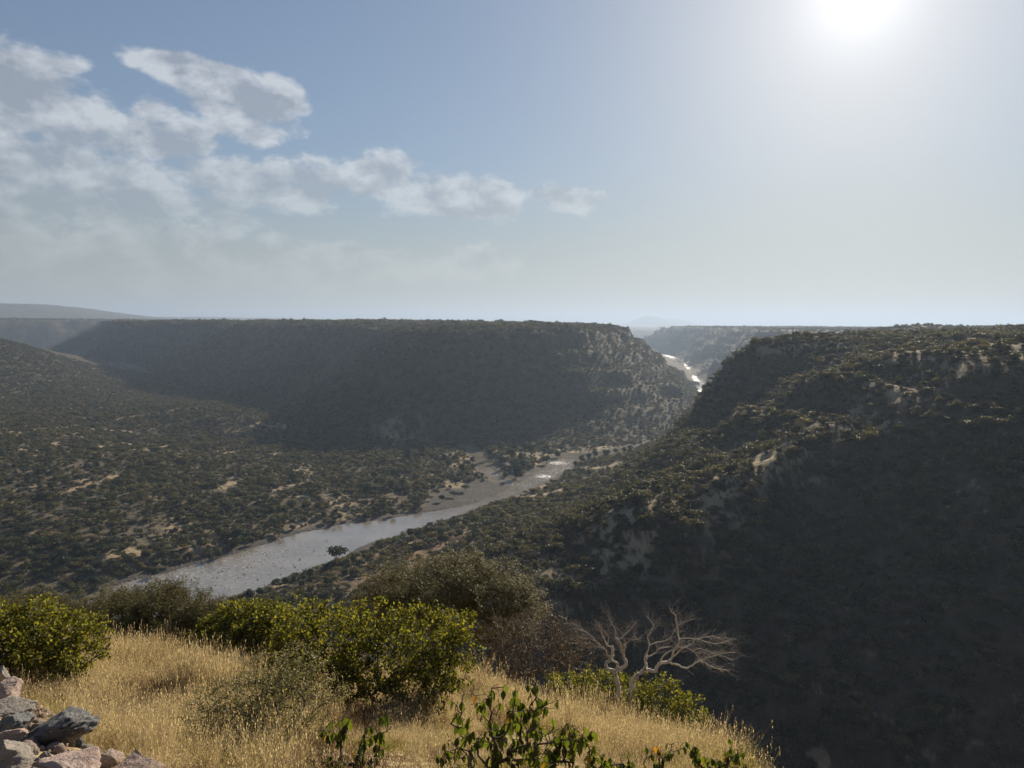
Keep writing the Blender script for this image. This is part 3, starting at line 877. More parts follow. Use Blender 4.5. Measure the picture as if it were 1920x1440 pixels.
# prototypes of the small far plants, all about one metre in radius
PROTO = bpy.data.collections.new("plant_prototypes")
def proto(name, me):
    o = bpy.data.objects.new(name, me)
    PROTO.objects.link(o)
    return o
SHRUB_MESH = []
_i = 0
for k in range(5):
    SHRUB_MESH.append((f"round", np_mesh("shrub_crown", *blob_crown(100 + k, 420, 1.0, 0.72, 0.55, 0.13, 9), M_SCRUB)))
for k in range(4):
    SHRUB_MESH.append((f"green", np_mesh("shrub_crown", *blob_crown(120 + k, 420, 1.0, 0.80, 0.60, 0.13, 8), M_SCRUB_GREEN)))
for k in range(4):
    SHRUB_MESH.append((f"flat", np_mesh("shrub_crown", *blob_crown(140 + k, 420, 1.05, 0.5, 0.62, 0.13, 10, flat=1), M_SCRUB)))
for k in range(3):
    SHRUB_MESH.append((f"dry", np_mesh("shrub_crown", *join(tubes(twig_bush(160 + k, 26, 1.0, 1.15, 0.022), 3),
                                                          blob_crown(170 + k, 170, 0.95, 0.6, 0.6, 0.09, 8)), M_SCRUB_DRY)))
SHRUB_STEM = np_mesh("shrub_stem", *tubes(twig_bush(77, 7, 0.75, 0.9, 0.035), 3), M_TWIG)
SHRUB_PROTO = [proto("shrub_small_%02d" % i, me) for i, (_, me) in enumerate(SHRUB_MESH)]

def scatter_nodes(name, coll):
    ng = bpy.data.node_groups.new(name, 'GeometryNodeTree')
    ng.interface.new_socket("Geometry", in_out='INPUT', socket_type='NodeSocketGeometry')
    ng.interface.new_socket("Geometry", in_out='OUTPUT', socket_type='NodeSocketGeometry')
    N = ng.nodes
    gi, go = N.new('NodeGroupInput'), N.new('NodeGroupOutput')
    m2p = N.new('GeometryNodeMeshToPoints')
    ci = N.new('GeometryNodeCollectionInfo')
    ci.inputs['Collection'].default_value = coll
    ci.inputs['Separate Children'].default_value = True
    ci.inputs['Reset Children'].default_value = True
    iop = N.new('GeometryNodeInstanceOnPoints')
    iop.inputs['Pick Instance'].default_value = True
    def na(n, ty):
        a = N.new('GeometryNodeInputNamedAttribute')
        a.data_type = ty
        a.inputs[0].default_value = n
        return a.outputs[0]
    k = ng.links.new
    k(gi.outputs[0], m2p.inputs['Mesh'])
    k(m2p.outputs[0], iop.inputs['Points'])
    k(ci.outputs[0], iop.inputs['Instance'])
    k(na('pick', 'INT'), iop.inputs['Instance Index'])
    e2r = N.new('FunctionNodeEulerToRotation')
    k(na('rot', 'FLOAT_VECTOR'), e2r.inputs[0])
    k(e2r.outputs[0], iop.inputs['Rotation'])
    k(na('size', 'FLOAT_VECTOR'), iop.inputs['Scale'])
    k(iop.outputs[0], go.inputs[0])
    return ng

def scatter(name, coll, P_, pick, rot, size, label=None):
    me = bpy.data.meshes.new(name)
    P_ = np.asarray(P_, np.float32)
    me.vertices.add(len(P_))
    me.vertices.foreach_set("co", P_.ravel())
    a = me.attributes.new("pick", 'INT', 'POINT'); a.data.foreach_set("value", np.asarray(pick, np.int32))
    a = me.attributes.new("rot", 'FLOAT_VECTOR', 'POINT'); a.data.foreach_set("vector", np.asarray(rot, np.float32).ravel())
    a = me.attributes.new("size", 'FLOAT_VECTOR', 'POINT'); a.data.foreach_set("vector", np.asarray(size, np.float32).ravel())
    o = mesh_obj(name, me)
    md = o.modifiers.new("scatter", 'NODES')
    md.node_group = scatter_nodes(name, coll)
    tag(o, kind="stuff")
    return o

def grid_lookup(arr, x, y):
    i = np.clip(np.searchsorted(GR, np.hypot(x, y)), 0, len(GR) - 1)
    j = np.clip(np.searchsorted(GAZ, np.arctan2(x, y)), 0, len(GAZ) - 1)
    return arr[i, j]

def candidates(n, r0, r1, a0=-39, a1=41):
    az = np.radians(a0 + (a1 - a0) * rng.random(n))
    r = np.sqrt(r0 * r0 + (r1 * r1 - r0 * r0) * rng.random(n))
    return r * np.sin(az), r * np.cos(az)

# ------------------------------------------------------------------ scrub on slopes, floor and mesas
def place_scrub():
    out = []
    for (nm, n, r0, r1, regs, lo, hi, cut, weights) in [
            ("hillside_scrub", 62000, 46, 640, (0, 9), 1.0, 3.0, 0.62, (5, 3, 4, 3)),
            ("valley_scrub", 175000, 230, 1500, (0, 1), 1.0, 3.0, 0.55, (5, 4, 5, 1)),
            ("mesa_scrub", 170000, 640, 1900, (2,), 1.3, 2.8, 0.7, (6, 3, 3, 2)),
            ("far_scrub", 60000, 1200, 4200, (3, 4), 2.4, 4.5, 0.8, (6, 3, 3, 1))]:
        x, y = candidates(n, r0, r1)
        z, reg, edge, et, rm = height(x, y, True)
        bare = grid_lookup(G_BARE, x, y)
        rock = grid_lookup(G_ROCK, x, y)
        grav = grid_lookup(G_GRAVEL, x, y)
        dens = np.maximum(0.42, 0.55 + 0.9 * fbm(x / 60, y / 60, 4, 90, 0.6))
        ok = np.isin(reg, regs) & (edge > 5) & (et > 4) & (rng.random(n) > bare * 0.96) & (rng.random(n) > rock * (0.2 if nm == 'mesa_scrub' else 0.6)) & (grav < 0.35) & (rng.random(n) < dens + 0.25)
        sz = lo + (hi - lo) * rng.random(n) ** 1.8 * (1 + 0.35 * fbm(x / 25, y / 25, 2, 91))
        ok &= seen(x, y, z + sz, 0.7)
        if nm == 'valley_scrub':
            ok &= (reg == 1) | (np.hypot(x, y) > 640) | (x < -130)
        if nm == 'hillside_scrub':
            ok &= x > -130
        if nm == 'mesa_scrub':
            sz = np.where((rng.random(n) < 0.05) & (z > 104), sz * 1.9, sz)
        x, y, z, sz = x[ok], y[ok], z[ok], sz[ok]
        w = np.array(weights, float)
        kinds = rng.choice(4, len(x), p=w / w.sum())
        # the dry leafless bushes gather on the shaded slope
        pick = np.where(kinds == 0, rng.integers(0, 5, len(x)), np.where(kinds == 1, 5 + rng.integers(0, 4, len(x)), np.where(kinds == 2, 9 + rng.integers(0, 4, len(x)), 13 + rng.integers(0, 3, len(x)))))
        out.append([nm, x, y, z, sz, pick])
    return out

def zone(px, py, Y):
    if py < 690 and px > 1380:
        return "plateau"
    if px > 1020 and Y < 330 and py > 980 - 0.55 * (px - 1150) + 25:
        return "shade"
    if Y < 130:
        return "below"
    return "spur"

KIND_WORD = {"round": "grey-green rounded shrub", "green": "greener leafy shrub", "flat": "flat-topped thorn shrub", "dry": "bare brown twiggy shrub"}
def shrub_label(zn, kd, px, py):
    if zn == "plateau":
        where = "on the grassy plateau edge, " + ("near the right border" if px > 1720 else "by the corner of the rim" if px < 1530 else "under the sun")
    elif zn == "shade":
        where = ("high on" if py < 900 else "halfway up" if py < 1150 else "low down on") + " the shaded ravine slope, " + ("near the right border" if px > 1650 else "straight below the sun" if px > 1380 else "behind the white-barked tree")
    elif zn == "below":
        where = "on the steep drop just below the grassy hilltop"
    else:
        where = ("near the crest of" if py < 780 else "halfway down" if py < 930 else "at the foot of") + " the spur running down to the river"
    return KIND_WORD[kd] + " " + where

def build_scrub():
    for nm, x, y, z, sz, pick in place_scrub():
        n = len(x)
        keep = np.ones(n, bool)
        P_ = np.c_[x, y, z]
        rz = rng.random(n) * 6.283
        hz = sz * (0.75 + 0.45 * rng.random(n))
        if nm == "hillside_scrub":
            px, py, w = project(P_ + np.c_[np.zeros(n), np.zeros(n), sz * 0.6])
            inside = (px > 5) & (px < 1915) & (py > 560) & (py < 1425) & seen(x, y, z + sz * 0.7, 0.0)
            inside &= ~((py > 1150) & (px < 1000))
            score = np.where(inside, sz / w, -1)
            big = np.argsort(-score)[:290]
            for i in big:
                kd = SHRUB_MESH[pick[i]][0]
                zn = zone(px[i], py[i], y[i])
                root = empty("hillside_shrub", P_[i], rz[i])
                root.scale = (sz[i], sz[i], hz[i])
                tag(root, shrub_label(zn, kd, px[i], py[i]), "shrub", {"shade": "shrubs on the shaded ravine slope", "spur": "shrubs on the sunlit spur",
                                                           "plateau": "shrubs along the plateau edge", "below": "shrubs below the hilltop"}[zn])
                mesh_obj("crown", SHRUB_MESH[pick[i]][1], root)
                if kd != "dry":
                    mesh_obj("stem", SHRUB_STEM, root)
                keep[i] = False
        k = keep
        scatter(nm, PROTO, P_[k], pick[k], np.c_[np.zeros(n), np.zeros(n), rz][k], np.c_[sz, sz, hz][k])
        print(nm, n)
build_scrub()

# ------------------------------------------------------------------ trees of the valley
TREE_KINDS = {}
for k in range(4):
    V_, F_ = join(blob_crown(200 + k, 900, 3.6, 1.5, 3.3, 0.30, 13, flat=1), blob_crown(230 + k, 300, 2.6, 0.9, 3.0, 0.28, 8, flat=1))
    TREE_KINDS.setdefault("acacia", []).append((np_mesh("acacia_trunk", *tubes(stem_set(260 + k, 4.2, 2.6, 5, 0.17, 0.32), 5), M_BARK), np_mesh("acacia_crown", V_, F_, M_ACACIA_FAR)))
for k in range(4):
    V_, F_ = blob_crown(300 + k, 1300, 3.0, 3.6, 4.2, 0.34, 16, tight=0.3)
    TREE_KINDS.setdefault("river", []).append((np_mesh("river_tree_trunk", *tubes(stem_set(330 + k, 6.2, 1.8, 5, 0.22, 0.25), 5), M_BARK), np_mesh("river_tree_crown", V_, F_, M_RIVER_TREE)))

PENDING = []
def tree(kind, x, y, s, name, label, group, sz=1.0):
    PENDING.append((kind, x, y, s, name, label, group, sz))

def plant_trees():
    A = np.array([(p[1], p[2]) for p in PENDING])
    for p, z in zip(PENDING, height(A[:, 0], A[:, 1])):
        plant_tree(*p, float(z))

def plant_tree(kind, x, y, s, name, label, group, sz, z):
    v = TREE_KINDS[kind][random.randrange(len(TREE_KINDS[kind]))]
    root = empty(name, (x, y, z - 0.05), random.random() * 6.28)
    root.scale = (s, s, s * sz)
    tag(root, label, "tree", group)
    mesh_obj("trunk", v[0], root)
    mesh_obj("crown", v[1], root)
    return root

def build_trees():
    q = at_z(632, 1062, 4)
    tree("acacia", q[0], q[1], 1.55, "acacia_tree", "lone flat-topped acacia standing out against the near river bend", None, 1.25)
    q = at_z(709, 1026, 5)
    tree("river", q[0], q[1], 0.62, "small_tree", "small round-crowned tree on a thin stem by the near river bank", None, 1.0)
    # grove on the wedge of land between the two streams
    for (px, py) in [(915, 862), (935, 852), (950, 862), (965, 850), (985, 868), (960, 880), (945, 875), (975, 892), (985, 882), (1000, 860), (1015, 852), (1030, 846),
                     (1000, 846), (1040, 856), (1020, 866), (962, 898), (950, 893), (990, 850), (930, 842), (1052, 848)]:
        g = at_z(px, py, 1)
        tree("river", g[0] + random.uniform(-4, 4), g[1] + random.uniform(-6, 6), random.uniform(0.8, 1.5), "riverside_tree", "dark round-crowned tree in the grove where the two streams meet",
             "trees on the wedge between the streams", random.uniform(0.8, 1.25))
    for (px, py) in [(880, 880), (875, 890), (888, 868), (868, 895), (855, 900), (870, 872), (790, 868), (775, 880), (760, 865), (745, 905), (762, 918), (722, 925), (700, 905), (815, 850), (830, 845),
                     (800, 858), (780, 850), (830, 870), (845, 880), (690, 935), (860, 868)]:
        g = at_z(px, py, 2)
        tree("river", g[0] + random.uniform(-4, 4), g[1] + random.uniform(-6, 6), random.uniform(0.6, 1.25), "riverside_tree", "dark green tree on the far bank behind the gravel bar",
             "trees behind the gravel bar", random.uniform(0.8, 1.3))
    for (px, py) in [(1092, 866), (1106, 862), (1118, 858), (1130, 850), (1142, 856), (1152, 848), (1168, 846), (1180, 843), (1084, 872)]:
        g = at_z(px, py, 2)
        tree("river", g[0] + random.uniform(-3, 3), g[1] + random.uniform(-4, 4), random.uniform(0.7, 1.2), "riverside_tree", "dark round tree along the brown reach upstream of the rapids",
             "trees along the upper river reach", random.uniform(0.8, 1.1))
    for i in range(34):
        px = random.uniform(290, 830)
        py = np.interp(px, [280, 420, 500, 600, 720, 840], [1082, 1043, 1018, 990, 972, 953]) - random.uniform(9, 26)
        g = at_z(px, py, 3)
        tree('river' if random.random() < 0.6 else 'acacia', g[0], g[1], random.uniform(0.45, 1.05), 'bank_tree', 'dark tree on the far bank of the wide river' + (', downstream' if px < 470 else ', near the gravel bar' if px > 680 else ', midway along'), 'trees on the far bank', random.uniform(0.7, 1.0))
    for i in range(52):
        px, py = random.uniform(5, 270), random.uniform(1030, 1105)
        if py > 1122 - 0.22 * (px - 100) - 12:
            continue
        g = at_z(px, py, 4)
        kd = "acacia" if random.random() < 0.5 else "river"
        tree(kd, g[0], g[1], random.uniform(0.7, 1.25), "thicket_tree", ("flat-topped" if kd == "acacia" else "round-crowned") + " tree in the lower river thicket" +
             (", left border" if px < 90 else ", middle" if px < 180 else ", right end") + (" close to the water" if py > 1070 else " on its far side"),
             "trees of the thicket by the lower river", random.uniform(0.6, 0.9))
    for i in range(30):
        t = random.random()
        px = 440 + 460 * t
        py = 1128 - 0.385 * (px - 440) + random.uniform(2, 22)
        g = at_z(px, py, 4)
        kd = "acacia" if random.random() < 0.55 else "river"
        tree(kd, g[0], g[1], random.uniform(0.5, 0.9), "bank_tree", ("flat-topped" if kd == "acacia" else "round bushy") + " low tree on the near river bank" +
             (" just left of the lone acacia" if px < 600 else " just right of the lone acacia" if px < 740 else " opposite the gravel bar"),
             "trees along the near bank", random.uniform(0.6, 0.9))
    Q = TRIB[12:] + np.c_[rng.uniform(-9, 9, len(TRIB) - 12), rng.uniform(-14, -4, len(TRIB) - 12)]
    QZ, _, QE, QT, _ = height(Q[:, 0], Q[:, 1], True)
    for i, q in enumerate(Q):
        px, py, w = project((q[0], q[1], QZ[i] + 3))
        if QT[i] < 1.5 or QE[i] < 12 or px < 5:
            continue
        tree("river" if i % 3 else "acacia", q[0], q[1], random.uniform(0.7, 1.15), "stream_tree", "dark tree lining the side stream under the foot of the mesa", "trees along the side stream", random.uniform(0.7, 1.0))
    for (px, Y, sc) in [(1862, 470, 0.9), (1890, 475, 1.0), (1843, 470, 0.7), (1910, 468, 0.8), (1770, 455, 0.5), (1700, 440, 0.55), (1640, 430, 0.6), (1600, 425, 0.5), (1535, 415, 0.6), (1505, 405, 0.65),
                        (1480, 402, 0.5), (1440, 396, 0.45), (1418, 394, 0.5), (1730, 445, 0.5), (1805, 460, 0.6), (1570, 420, 0.45), (1620, 400, 0.5), (1690, 400, 0.55), (1760, 410, 0.6), (1880, 420, 0.75), (1830, 400, 0.6)]:
        tree("acacia" if sc < 0.58 else "river", (px - 960) / F * Y, Y, sc, "plateau_tree", ("bigger dark tree on the plateau skyline at the right border" if px > 1820 else "low dark tree on the plateau skyline right of the gorge"),
             "trees on the plateau skyline", 0.62)
    # acacias over the floor
    cx, cy = candidates(6000, 300, 900, -36, 0)
    cz, creg, ced, cet, _ = height(cx, cy, True)
    ok = (creg == 1) & (ced > 14) & (cet > 5) & (cz < 25) & (cy > 260) & seen(cx, cy, cz + 4, 0.0) & (fbm(cx / 70, cy / 70, 2, 95) > -0.25)
    cpx, cpy, _ = project(np.c_[cx, cy, cz + 3])
    ok &= (cpx > 3) & (cpy < 1085) & ~((cpx > 560) & (cpy > 1000))
    for i in np.flatnonzero(ok)[:165]:
        x, y, px, py = cx[i], cy[i], cpx[i], cpy[i]
        sc = random.uniform(0.7, 1.5)
        size = "wide" if sc > 1.2 else "small" if sc < 0.92 else "mid-sized"
        if py < 830: where = "near the foot of the big mesa"
        elif py < 880: where = "midway across the valley floor" + (" at the left border" if px < 300 else "")
        elif py < 950: where = "on the pale open ground of the valley floor" + (" at the left border" if px < 300 else "")
        else: where = "behind the far bank of the wide river" + (" at the left border" if px < 300 else "")
        tree("acacia", x, y, sc, "acacia_tree", size + " flat-topped acacia " + where, "acacias on the valley floor", random.uniform(0.75, 1.1))
build_trees()
plant_trees()

def pale_trees():
    """small bare white-barked trees dotted over the shaded slope"""
    kinds = [np_mesh("bare_tree_limbs", *tubes(stem_set(410 + k, 3.2, 1.7, 5, 0.10, 0.35) + [(a_, b_, c_ * 0.8, d_ * 0.8) for a_, b_, c_, d_ in twig_bush(420 + k, 9, 1.6, 3.2, 0.035)], 4), M_GREYBARK) for k in range(3)]
    where = {0: "high on the shaded slope", 1: "halfway down the shaded slope", 2: "deep in the ravine shade"}
    for i, (px, py, Y) in enumerate([(1592, 1160, 205), (1770, 1150, 190), (1503, 965, 250), (1840, 745, 250), (1905, 1325, 150), (1480, 1215, 200), (1690, 1000, 215), (1560, 880, 260),
                                    (1845, 950, 200), (1755, 790, 255), (1640, 1290, 165), (1790, 1240, 165), (1400, 1060, 230), (1675, 905, 235)]):
        q = at(px, py, Y)
        # slide along the sight line until it meets the ground
        d = ray(px, py)
        ts = np.linspace(110, 330, 200)
        L3 = EYE + d[None] * (ts / d[1])[:, None]
        hit = np.argmax(height(L3[:, 0], L3[:, 1]) > L3[:, 2])
        g = L3[hit]
        root = empty("bare_tree", (g[0], g[1], g[2] - 0.2), i * 1.3)
        sc = 0.85 + 0.7 * random.random()
        root.scale = (sc, sc, sc)
        mesh_obj("limbs", kinds[i % 3], root)
        tag(root, "small pale leafless tree " + where[0 if py < 900 else 1 if py < 1130 else 2] + (" near the right border" if px > 1730 else " straight below the sun" if px > 1540 else " left of the sun"), "tree", "pale bare trees on the shaded slope")
pale_trees()
# ------------------------------------------------------------------ foreground
def ground(x, y):
    return height(np.atleast_1d(np.asarray(x, float)), np.atleast_1d(np.asarray(y, float)))

def colonise(r, roots, targets, step, wig, depth_cost=0.3, r_tip=0.003, power=0.42, r_max=0.2):
    """grow branches from the roots so that a twig ends at every target"""
    n = len(roots)
    N = np.zeros((n + len(targets) * 14 + 10, 3)); N[:n] = roots
    par = -np.ones(len(N), int)
    dep = np.zeros(len(N))
    c0 = np.mean(roots, axis=0)
    order = np.argsort(((targets - c0) ** 2).sum(1) * (0.7 + 0.6 * r.random(len(targets))))
    ends = []
    for t in targets[order]:
        d = np.linalg.norm(N[:n] - t, axis=1)
        i = int((d + depth_cost * dep[:n] * 0.5 + 0.15 * np.maximum(N[:n, 2] - t[2], 0)).argmin())
        k = int(np.clip(math.ceil(d[i] / step), 1, 12))
        if n + k >= len(N):
            break
        q = wiggle(r, N[i], t, k, wig * step)
        p = i
        for j in range(1, k + 1):
            N[n] = q[j]; par[n] = p
            dep[n] = dep[p] + np.linalg.norm(q[j] - N[p])
            p = n; n += 1
        ends.append(p)
    cnt = np.zeros(n)
    kids = np.bincount(par[:n][par[:n] >= 0], minlength=n)
    cnt[kids == 0] = 1
    for i in range(n - 1, -1, -1):
        if par[i] >= 0:
            cnt[par[i]] += cnt[i]
    rad = np.minimum(r_tip * np.maximum(cnt, 1) ** power, r_max)
    S = [(N[par[i]], N[i], min(rad[par[i]], rad[i] * 1.35), rad[i]) for i in range(n) if par[i] >= 0]
    return S, np.array(ends), N[:n], par[:n]

def lump_targets(r, lumps, n, shell=0.55):
    """lumps: (px, py, half width px, half height px, Y, half depth m); points inside those lumps"""
    C = np.array([at(l[0], l[1], l[4]) for l in lumps])
    R_ = np.array([(l[2] * l[4] / F, l[5], l[3] * l[4] / F) for l in lumps])
    vol = (R_[:, 0] * R_[:, 1] * R_[:, 2]) ** 0.8
    k = r.choice(len(lumps), n, p=vol / vol.sum())
    u = rand_unit(r, n) * (shell + (1 - shell) * r.random((n, 1))) ** 0.8 * (0.85 + 0.25 * r.random((n, 1)))
    far = r.random((n, 1)) < 0.2
    u = np.where(far, u * (1.1 + 0.35 * r.random((n, 1))), u)
    return C[k] + u * R_[k]

def leaves_at(r, ends, N, par, per, spread, ll, lw, droop=0.3, flat=False):
    E = np.repeat(ends, per)
    A, B = N[par[E]], N[E]
    t = r.random((len(E), 1)) * 1.25
    C = A + (B - A) * np.minimum(t, 1.0) + rand_unit(r, len(E)) * spread * (0.4 + 0.8 * r.random((len(E), 1)))
    Nn = rand_unit(r, len(E))
    T = rand_unit(r, len(E))
    if flat:
        Nn = Nn * 0.5 + np.array([0, 0, 1.0]); T[:, 2] *= 0.25
    else:
        Nn = Nn + np.array([0, -0.2, 0.5]); T[:, 2] -= droop
    s = 0.65 + 0.7 * r.random(len(E))
    return quads(C, Nn, T, lw * s, ll * s)

M_BUSH = leaf_material("bush_leaves", [(0.058, 0.062, 0.016), (0.20, 0.186, 0.05), (0.30, 0.21, 0.03)], 0.58, 0.55, 0.15, vary=0.85, tint=(1.5, 1.5, 0.5))
M_THORN = leaf_material("thorn_leaflets", [(0.080, 0.074, 0.028), (0.22, 0.19, 0.076)], 0.52, 0.6, 0.2, vary=0.8)
M_THORN_PALE = leaf_material("thorn_leaves_pale", [(0.10, 0.095, 0.042), (0.27, 0.24, 0.125), (0.32, 0.23, 0.05)], 0.4, 0.5, 0.25, vary=0.9, tint=(1.2, 1.2, 0.7))
M_LEAF = leaf_material("sapling_leaves", [(0.042, 0.060, 0.013), (0.115, 0.135, 0.028)], 0.46, 0.4, 0.4, vary=0.15, tint=(1.5, 1.5, 0.45))
M_LEAF_Y = leaf_material("sapling_leaves_turning", [(0.33, 0.16, 0.02), (0.45, 0.26, 0.03)], 0.4, 0.5, 0.3, vary=0.2, tint=(1.2, 1.0, 0.6))
M_GRASS = leaf_material("dry_grass", [(0.24, 0.188, 0.115), (0.64, 0.54, 0.36)], 0.42, 0.65, 0.15, vary=0.65, tint=(1.2, 1.1, 0.8))
M_GRASS_GREEN = leaf_material("grass_green", [(0.16, 0.14, 0.05), (0.34, 0.28, 0.115)], 0.4, 0.6, 0.15, vary=0.7)
M_FORB = leaf_material("dry_weeds", [(0.11, 0.068, 0.045), (0.26, 0.175, 0.115)], 0.2, 0.7, 0.1, vary=0.7)

def bush(name, label, category, seed, lumps, base_px, base_Y, n_t, step, leaf, bark=None, n_root=4, root_spread=0.12, r_tip=0.0035, depth_cost=0.3, wig=0.25, leafmat=None, sides=4, r_max=0.08, power=0.42, names=("branches", "foliage")):
    r = np.random.default_rng(seed)
    bx_ = at(base_px, 1300, base_Y)[0]
    gz = ground(bx_, base_Y)[0]
    base = np.array([bx_, base_Y, gz])
    T = lump_targets(r, lumps, n_t)
    T = T[T[:, 2] > ground(T[:, 0], T[:, 1]) + 0.04]
    roots = base + np.c_[r.normal(size=(n_root, 2)) * root_spread, np.full(n_root, -0.06)]
    S, ends, N, par = colonise(r, roots, T, step, wig, depth_cost, r_tip, power, r_max)
    root = empty(name, base)
    def loc(V): return V - base
    V, F_ = tubes(S, sides)
    mesh_obj(names[0], np_mesh(name + "_branches", loc(V), F_, bark or M_TWIG, True), root)
    if leaf:
        V, F_ = leaves_at(r, ends, N, par, *leaf[:5], flat=leaf[5] if len(leaf) > 5 else False)
        mesh_obj(names[1], np_mesh(name + "_foliage", loc(V), F_, leafmat), root)
    tag(root, label, category)
    return root

# big leafy bush in the middle
bush("leafy_bush", "large bright green leafy bush in the middle of the dry grass", "bush", 41,
     [(560, 1180, 60, 55, 10.6, 0.7), (640, 1200, 85, 65, 10.4, 0.9), (720, 1230, 100, 60, 10.2, 0.9), (800, 1200, 80, 60, 10.4, 0.8), (860, 1175, 45, 35, 10.6, 0.5), (690, 1175, 70, 45, 10.7, 0.8),
      (610, 1270, 80, 55, 10.0, 0.8), (780, 1280, 80, 40, 10.0, 0.8), (870, 1225, 40, 30, 10.3, 0.4), (590, 1150, 30, 25, 10.6, 0.4), (770, 1160, 45, 30, 10.7, 0.5), (820, 1290, 45, 25, 10.0, 0.5), (540, 1230, 50, 60, 10.4, 0.6), (700, 1300, 90, 35, 9.9, 0.7), (640, 1310, 60, 30, 9.9, 0.6), (830, 1245, 60, 45, 10.1, 0.6)],
     655, 10.2, 1150, 0.2, (20, 0.085, 0.024, 0.016, 0.35), n_root=6, root_spread=0.18, leafmat=M_BUSH)
bush("leafy_bush", "bright green leafy bush at the left edge beside the rock heap", "bush", 42,
     [(30, 1190, 90, 55, 9.4, 0.8), (110, 1200, 75, 50, 9.4, 0.7), (60, 1240, 90, 40, 9.2, 0.7), (150, 1225, 45, 45, 9.3, 0.5), (-30, 1210, 60, 60, 9.4, 0.6), (60, 1155, 40, 28, 9.5, 0.4), (-60, 1170, 60, 50, 9.6, 0.6)],
     85, 9.3, 900, 0.2, (22, 0.08, 0.022, 0.015, 0.35), n_root=5, root_spread=0.15, leafmat=M_BUSH)
bush("leafy_bush", "low green bush behind the tallest grass tufts left of the large bush", "bush", 43,
     [(420, 1180, 45, 40, 15, 0.8), (470, 1165, 40, 35, 15, 0.7), (510, 1160, 35, 30, 15.2, 0.6), (445, 1150, 30, 22, 15.2, 0.5), (490, 1190, 45, 35, 14.8, 0.6), (395, 1190, 30, 30, 14.9, 0.5), (535, 1175, 35, 40, 14.9, 0.5)],
     460, 15, 800, 0.22, (20, 0.1, 0.028, 0.019, 0.3), n_root=4, root_spread=0.2, leafmat=M_BUSH)
bush("leafy_bush", "thin-leaved green bush round the foot of the white-barked tree", "bush", 44,
     [(1070, 1290, 45, 28, 13.5, 0.5), (1120, 1290, 55, 40, 13.5, 0.5), (1180, 1310, 60, 45, 13.4, 0.6), (1240, 1310, 55, 42, 13.4, 0.6), (1290, 1330, 40, 35, 13.3, 0.4), (1310, 1365, 28, 24, 13.2, 0.35), (1040, 1280, 25, 14, 13.6, 0.3), (1200, 1345, 80, 30, 13.3, 0.5)],
     1190, 13.5, 620, 0.22, (17, 0.09, 0.025, 0.017, 0.3), n_root=5, root_spread=0.25, leafmat=M_BUSH)
# fine-leaved acacias just below the crest
bush("thorn_acacia", "wide olive thorn acacia with a domed top behind the grass at left", "bush", 45,
     [(250, 1150, 110, 40, 19, 1.6), (330, 1145, 70, 42, 19, 1.2), (180, 1165, 80, 35, 19.5, 1.4), (290, 1120, 60, 26, 19, 1.0), (370, 1165, 45, 30, 18.6, 0.8), (230, 1195, 110, 30, 18.5, 1.2), (60, 1150, 90, 28, 20, 1.3), (-40, 1150, 80, 25, 20.5, 1.2), (200, 1130, 90, 22, 19.6, 1.0), (390, 1150, 50, 30, 18.6, 0.8), (330, 1190, 80, 30, 18.2, 0.8)],
     265, 19, 2100, 0.35, (44, 0.15, 0.042, 0.011, 0.0, True), bark=M_TWIG, n_root=3, root_spread=0.15, r_tip=0.005, leafmat=M_THORN, r_max=0.12)
bush("thorn_acacia", "tall flat-crowned thorn acacia rising above the large green bush", "bush", 46,
     [(820, 1085, 130, 34, 21, 1.8), (900, 1090, 90, 36, 21, 1.5), (740, 1110, 80, 30, 21, 1.4), (860, 1060, 75, 22, 21.2, 1.2), (960, 1105, 45, 30, 21, 0.9), (800, 1125, 110, 28, 20.6, 1.4), (690, 1135, 45, 24, 20.8, 0.8), (920, 1130, 80, 32, 20.6, 1.0), (960, 1160, 60, 30, 20.4, 1.0), (860, 1165, 90, 30, 20.2, 1.0), (1000, 1130, 40, 30, 20.8, 0.8), (780, 1150, 90, 25, 20.4, 1.0)],
     890, 21, 1900, 0.35, (40, 0.17, 0.045, 0.012, 0.0, True), bark=M_TWIG, n_root=3, root_spread=0.2, r_tip=0.006, leafmat=M_THORN, r_max=0.14)
bush("bare_thorn_bush", "leafless brown thorn bush between the tall acacia and the white-barked tree", "bush", 47,
     [(1010, 1215, 75, 55, 18, 1.2), (960, 1230, 40, 45, 18, 0.9), (1060, 1200, 45, 45, 18, 0.9), (1010, 1170, 50, 25, 18, 0.9), (960, 1190, 40, 30, 18.3, 0.8), (1000, 1250, 80, 35, 17.6, 0.9), (930, 1190, 40, 40, 18.2, 0.8), (1085, 1230, 40, 40, 17.8, 0.7)],
     1000, 18, 1700, 0.3, (5, 0.1, 0.026, 0.008, 0.0), bark=M_SCRUB_DRY, n_root=4, root_spread=0.2, r_tip=0.0055, leafmat=M_SCRUB_DRY, sides=3, r_max=0.06, wig=0.4)
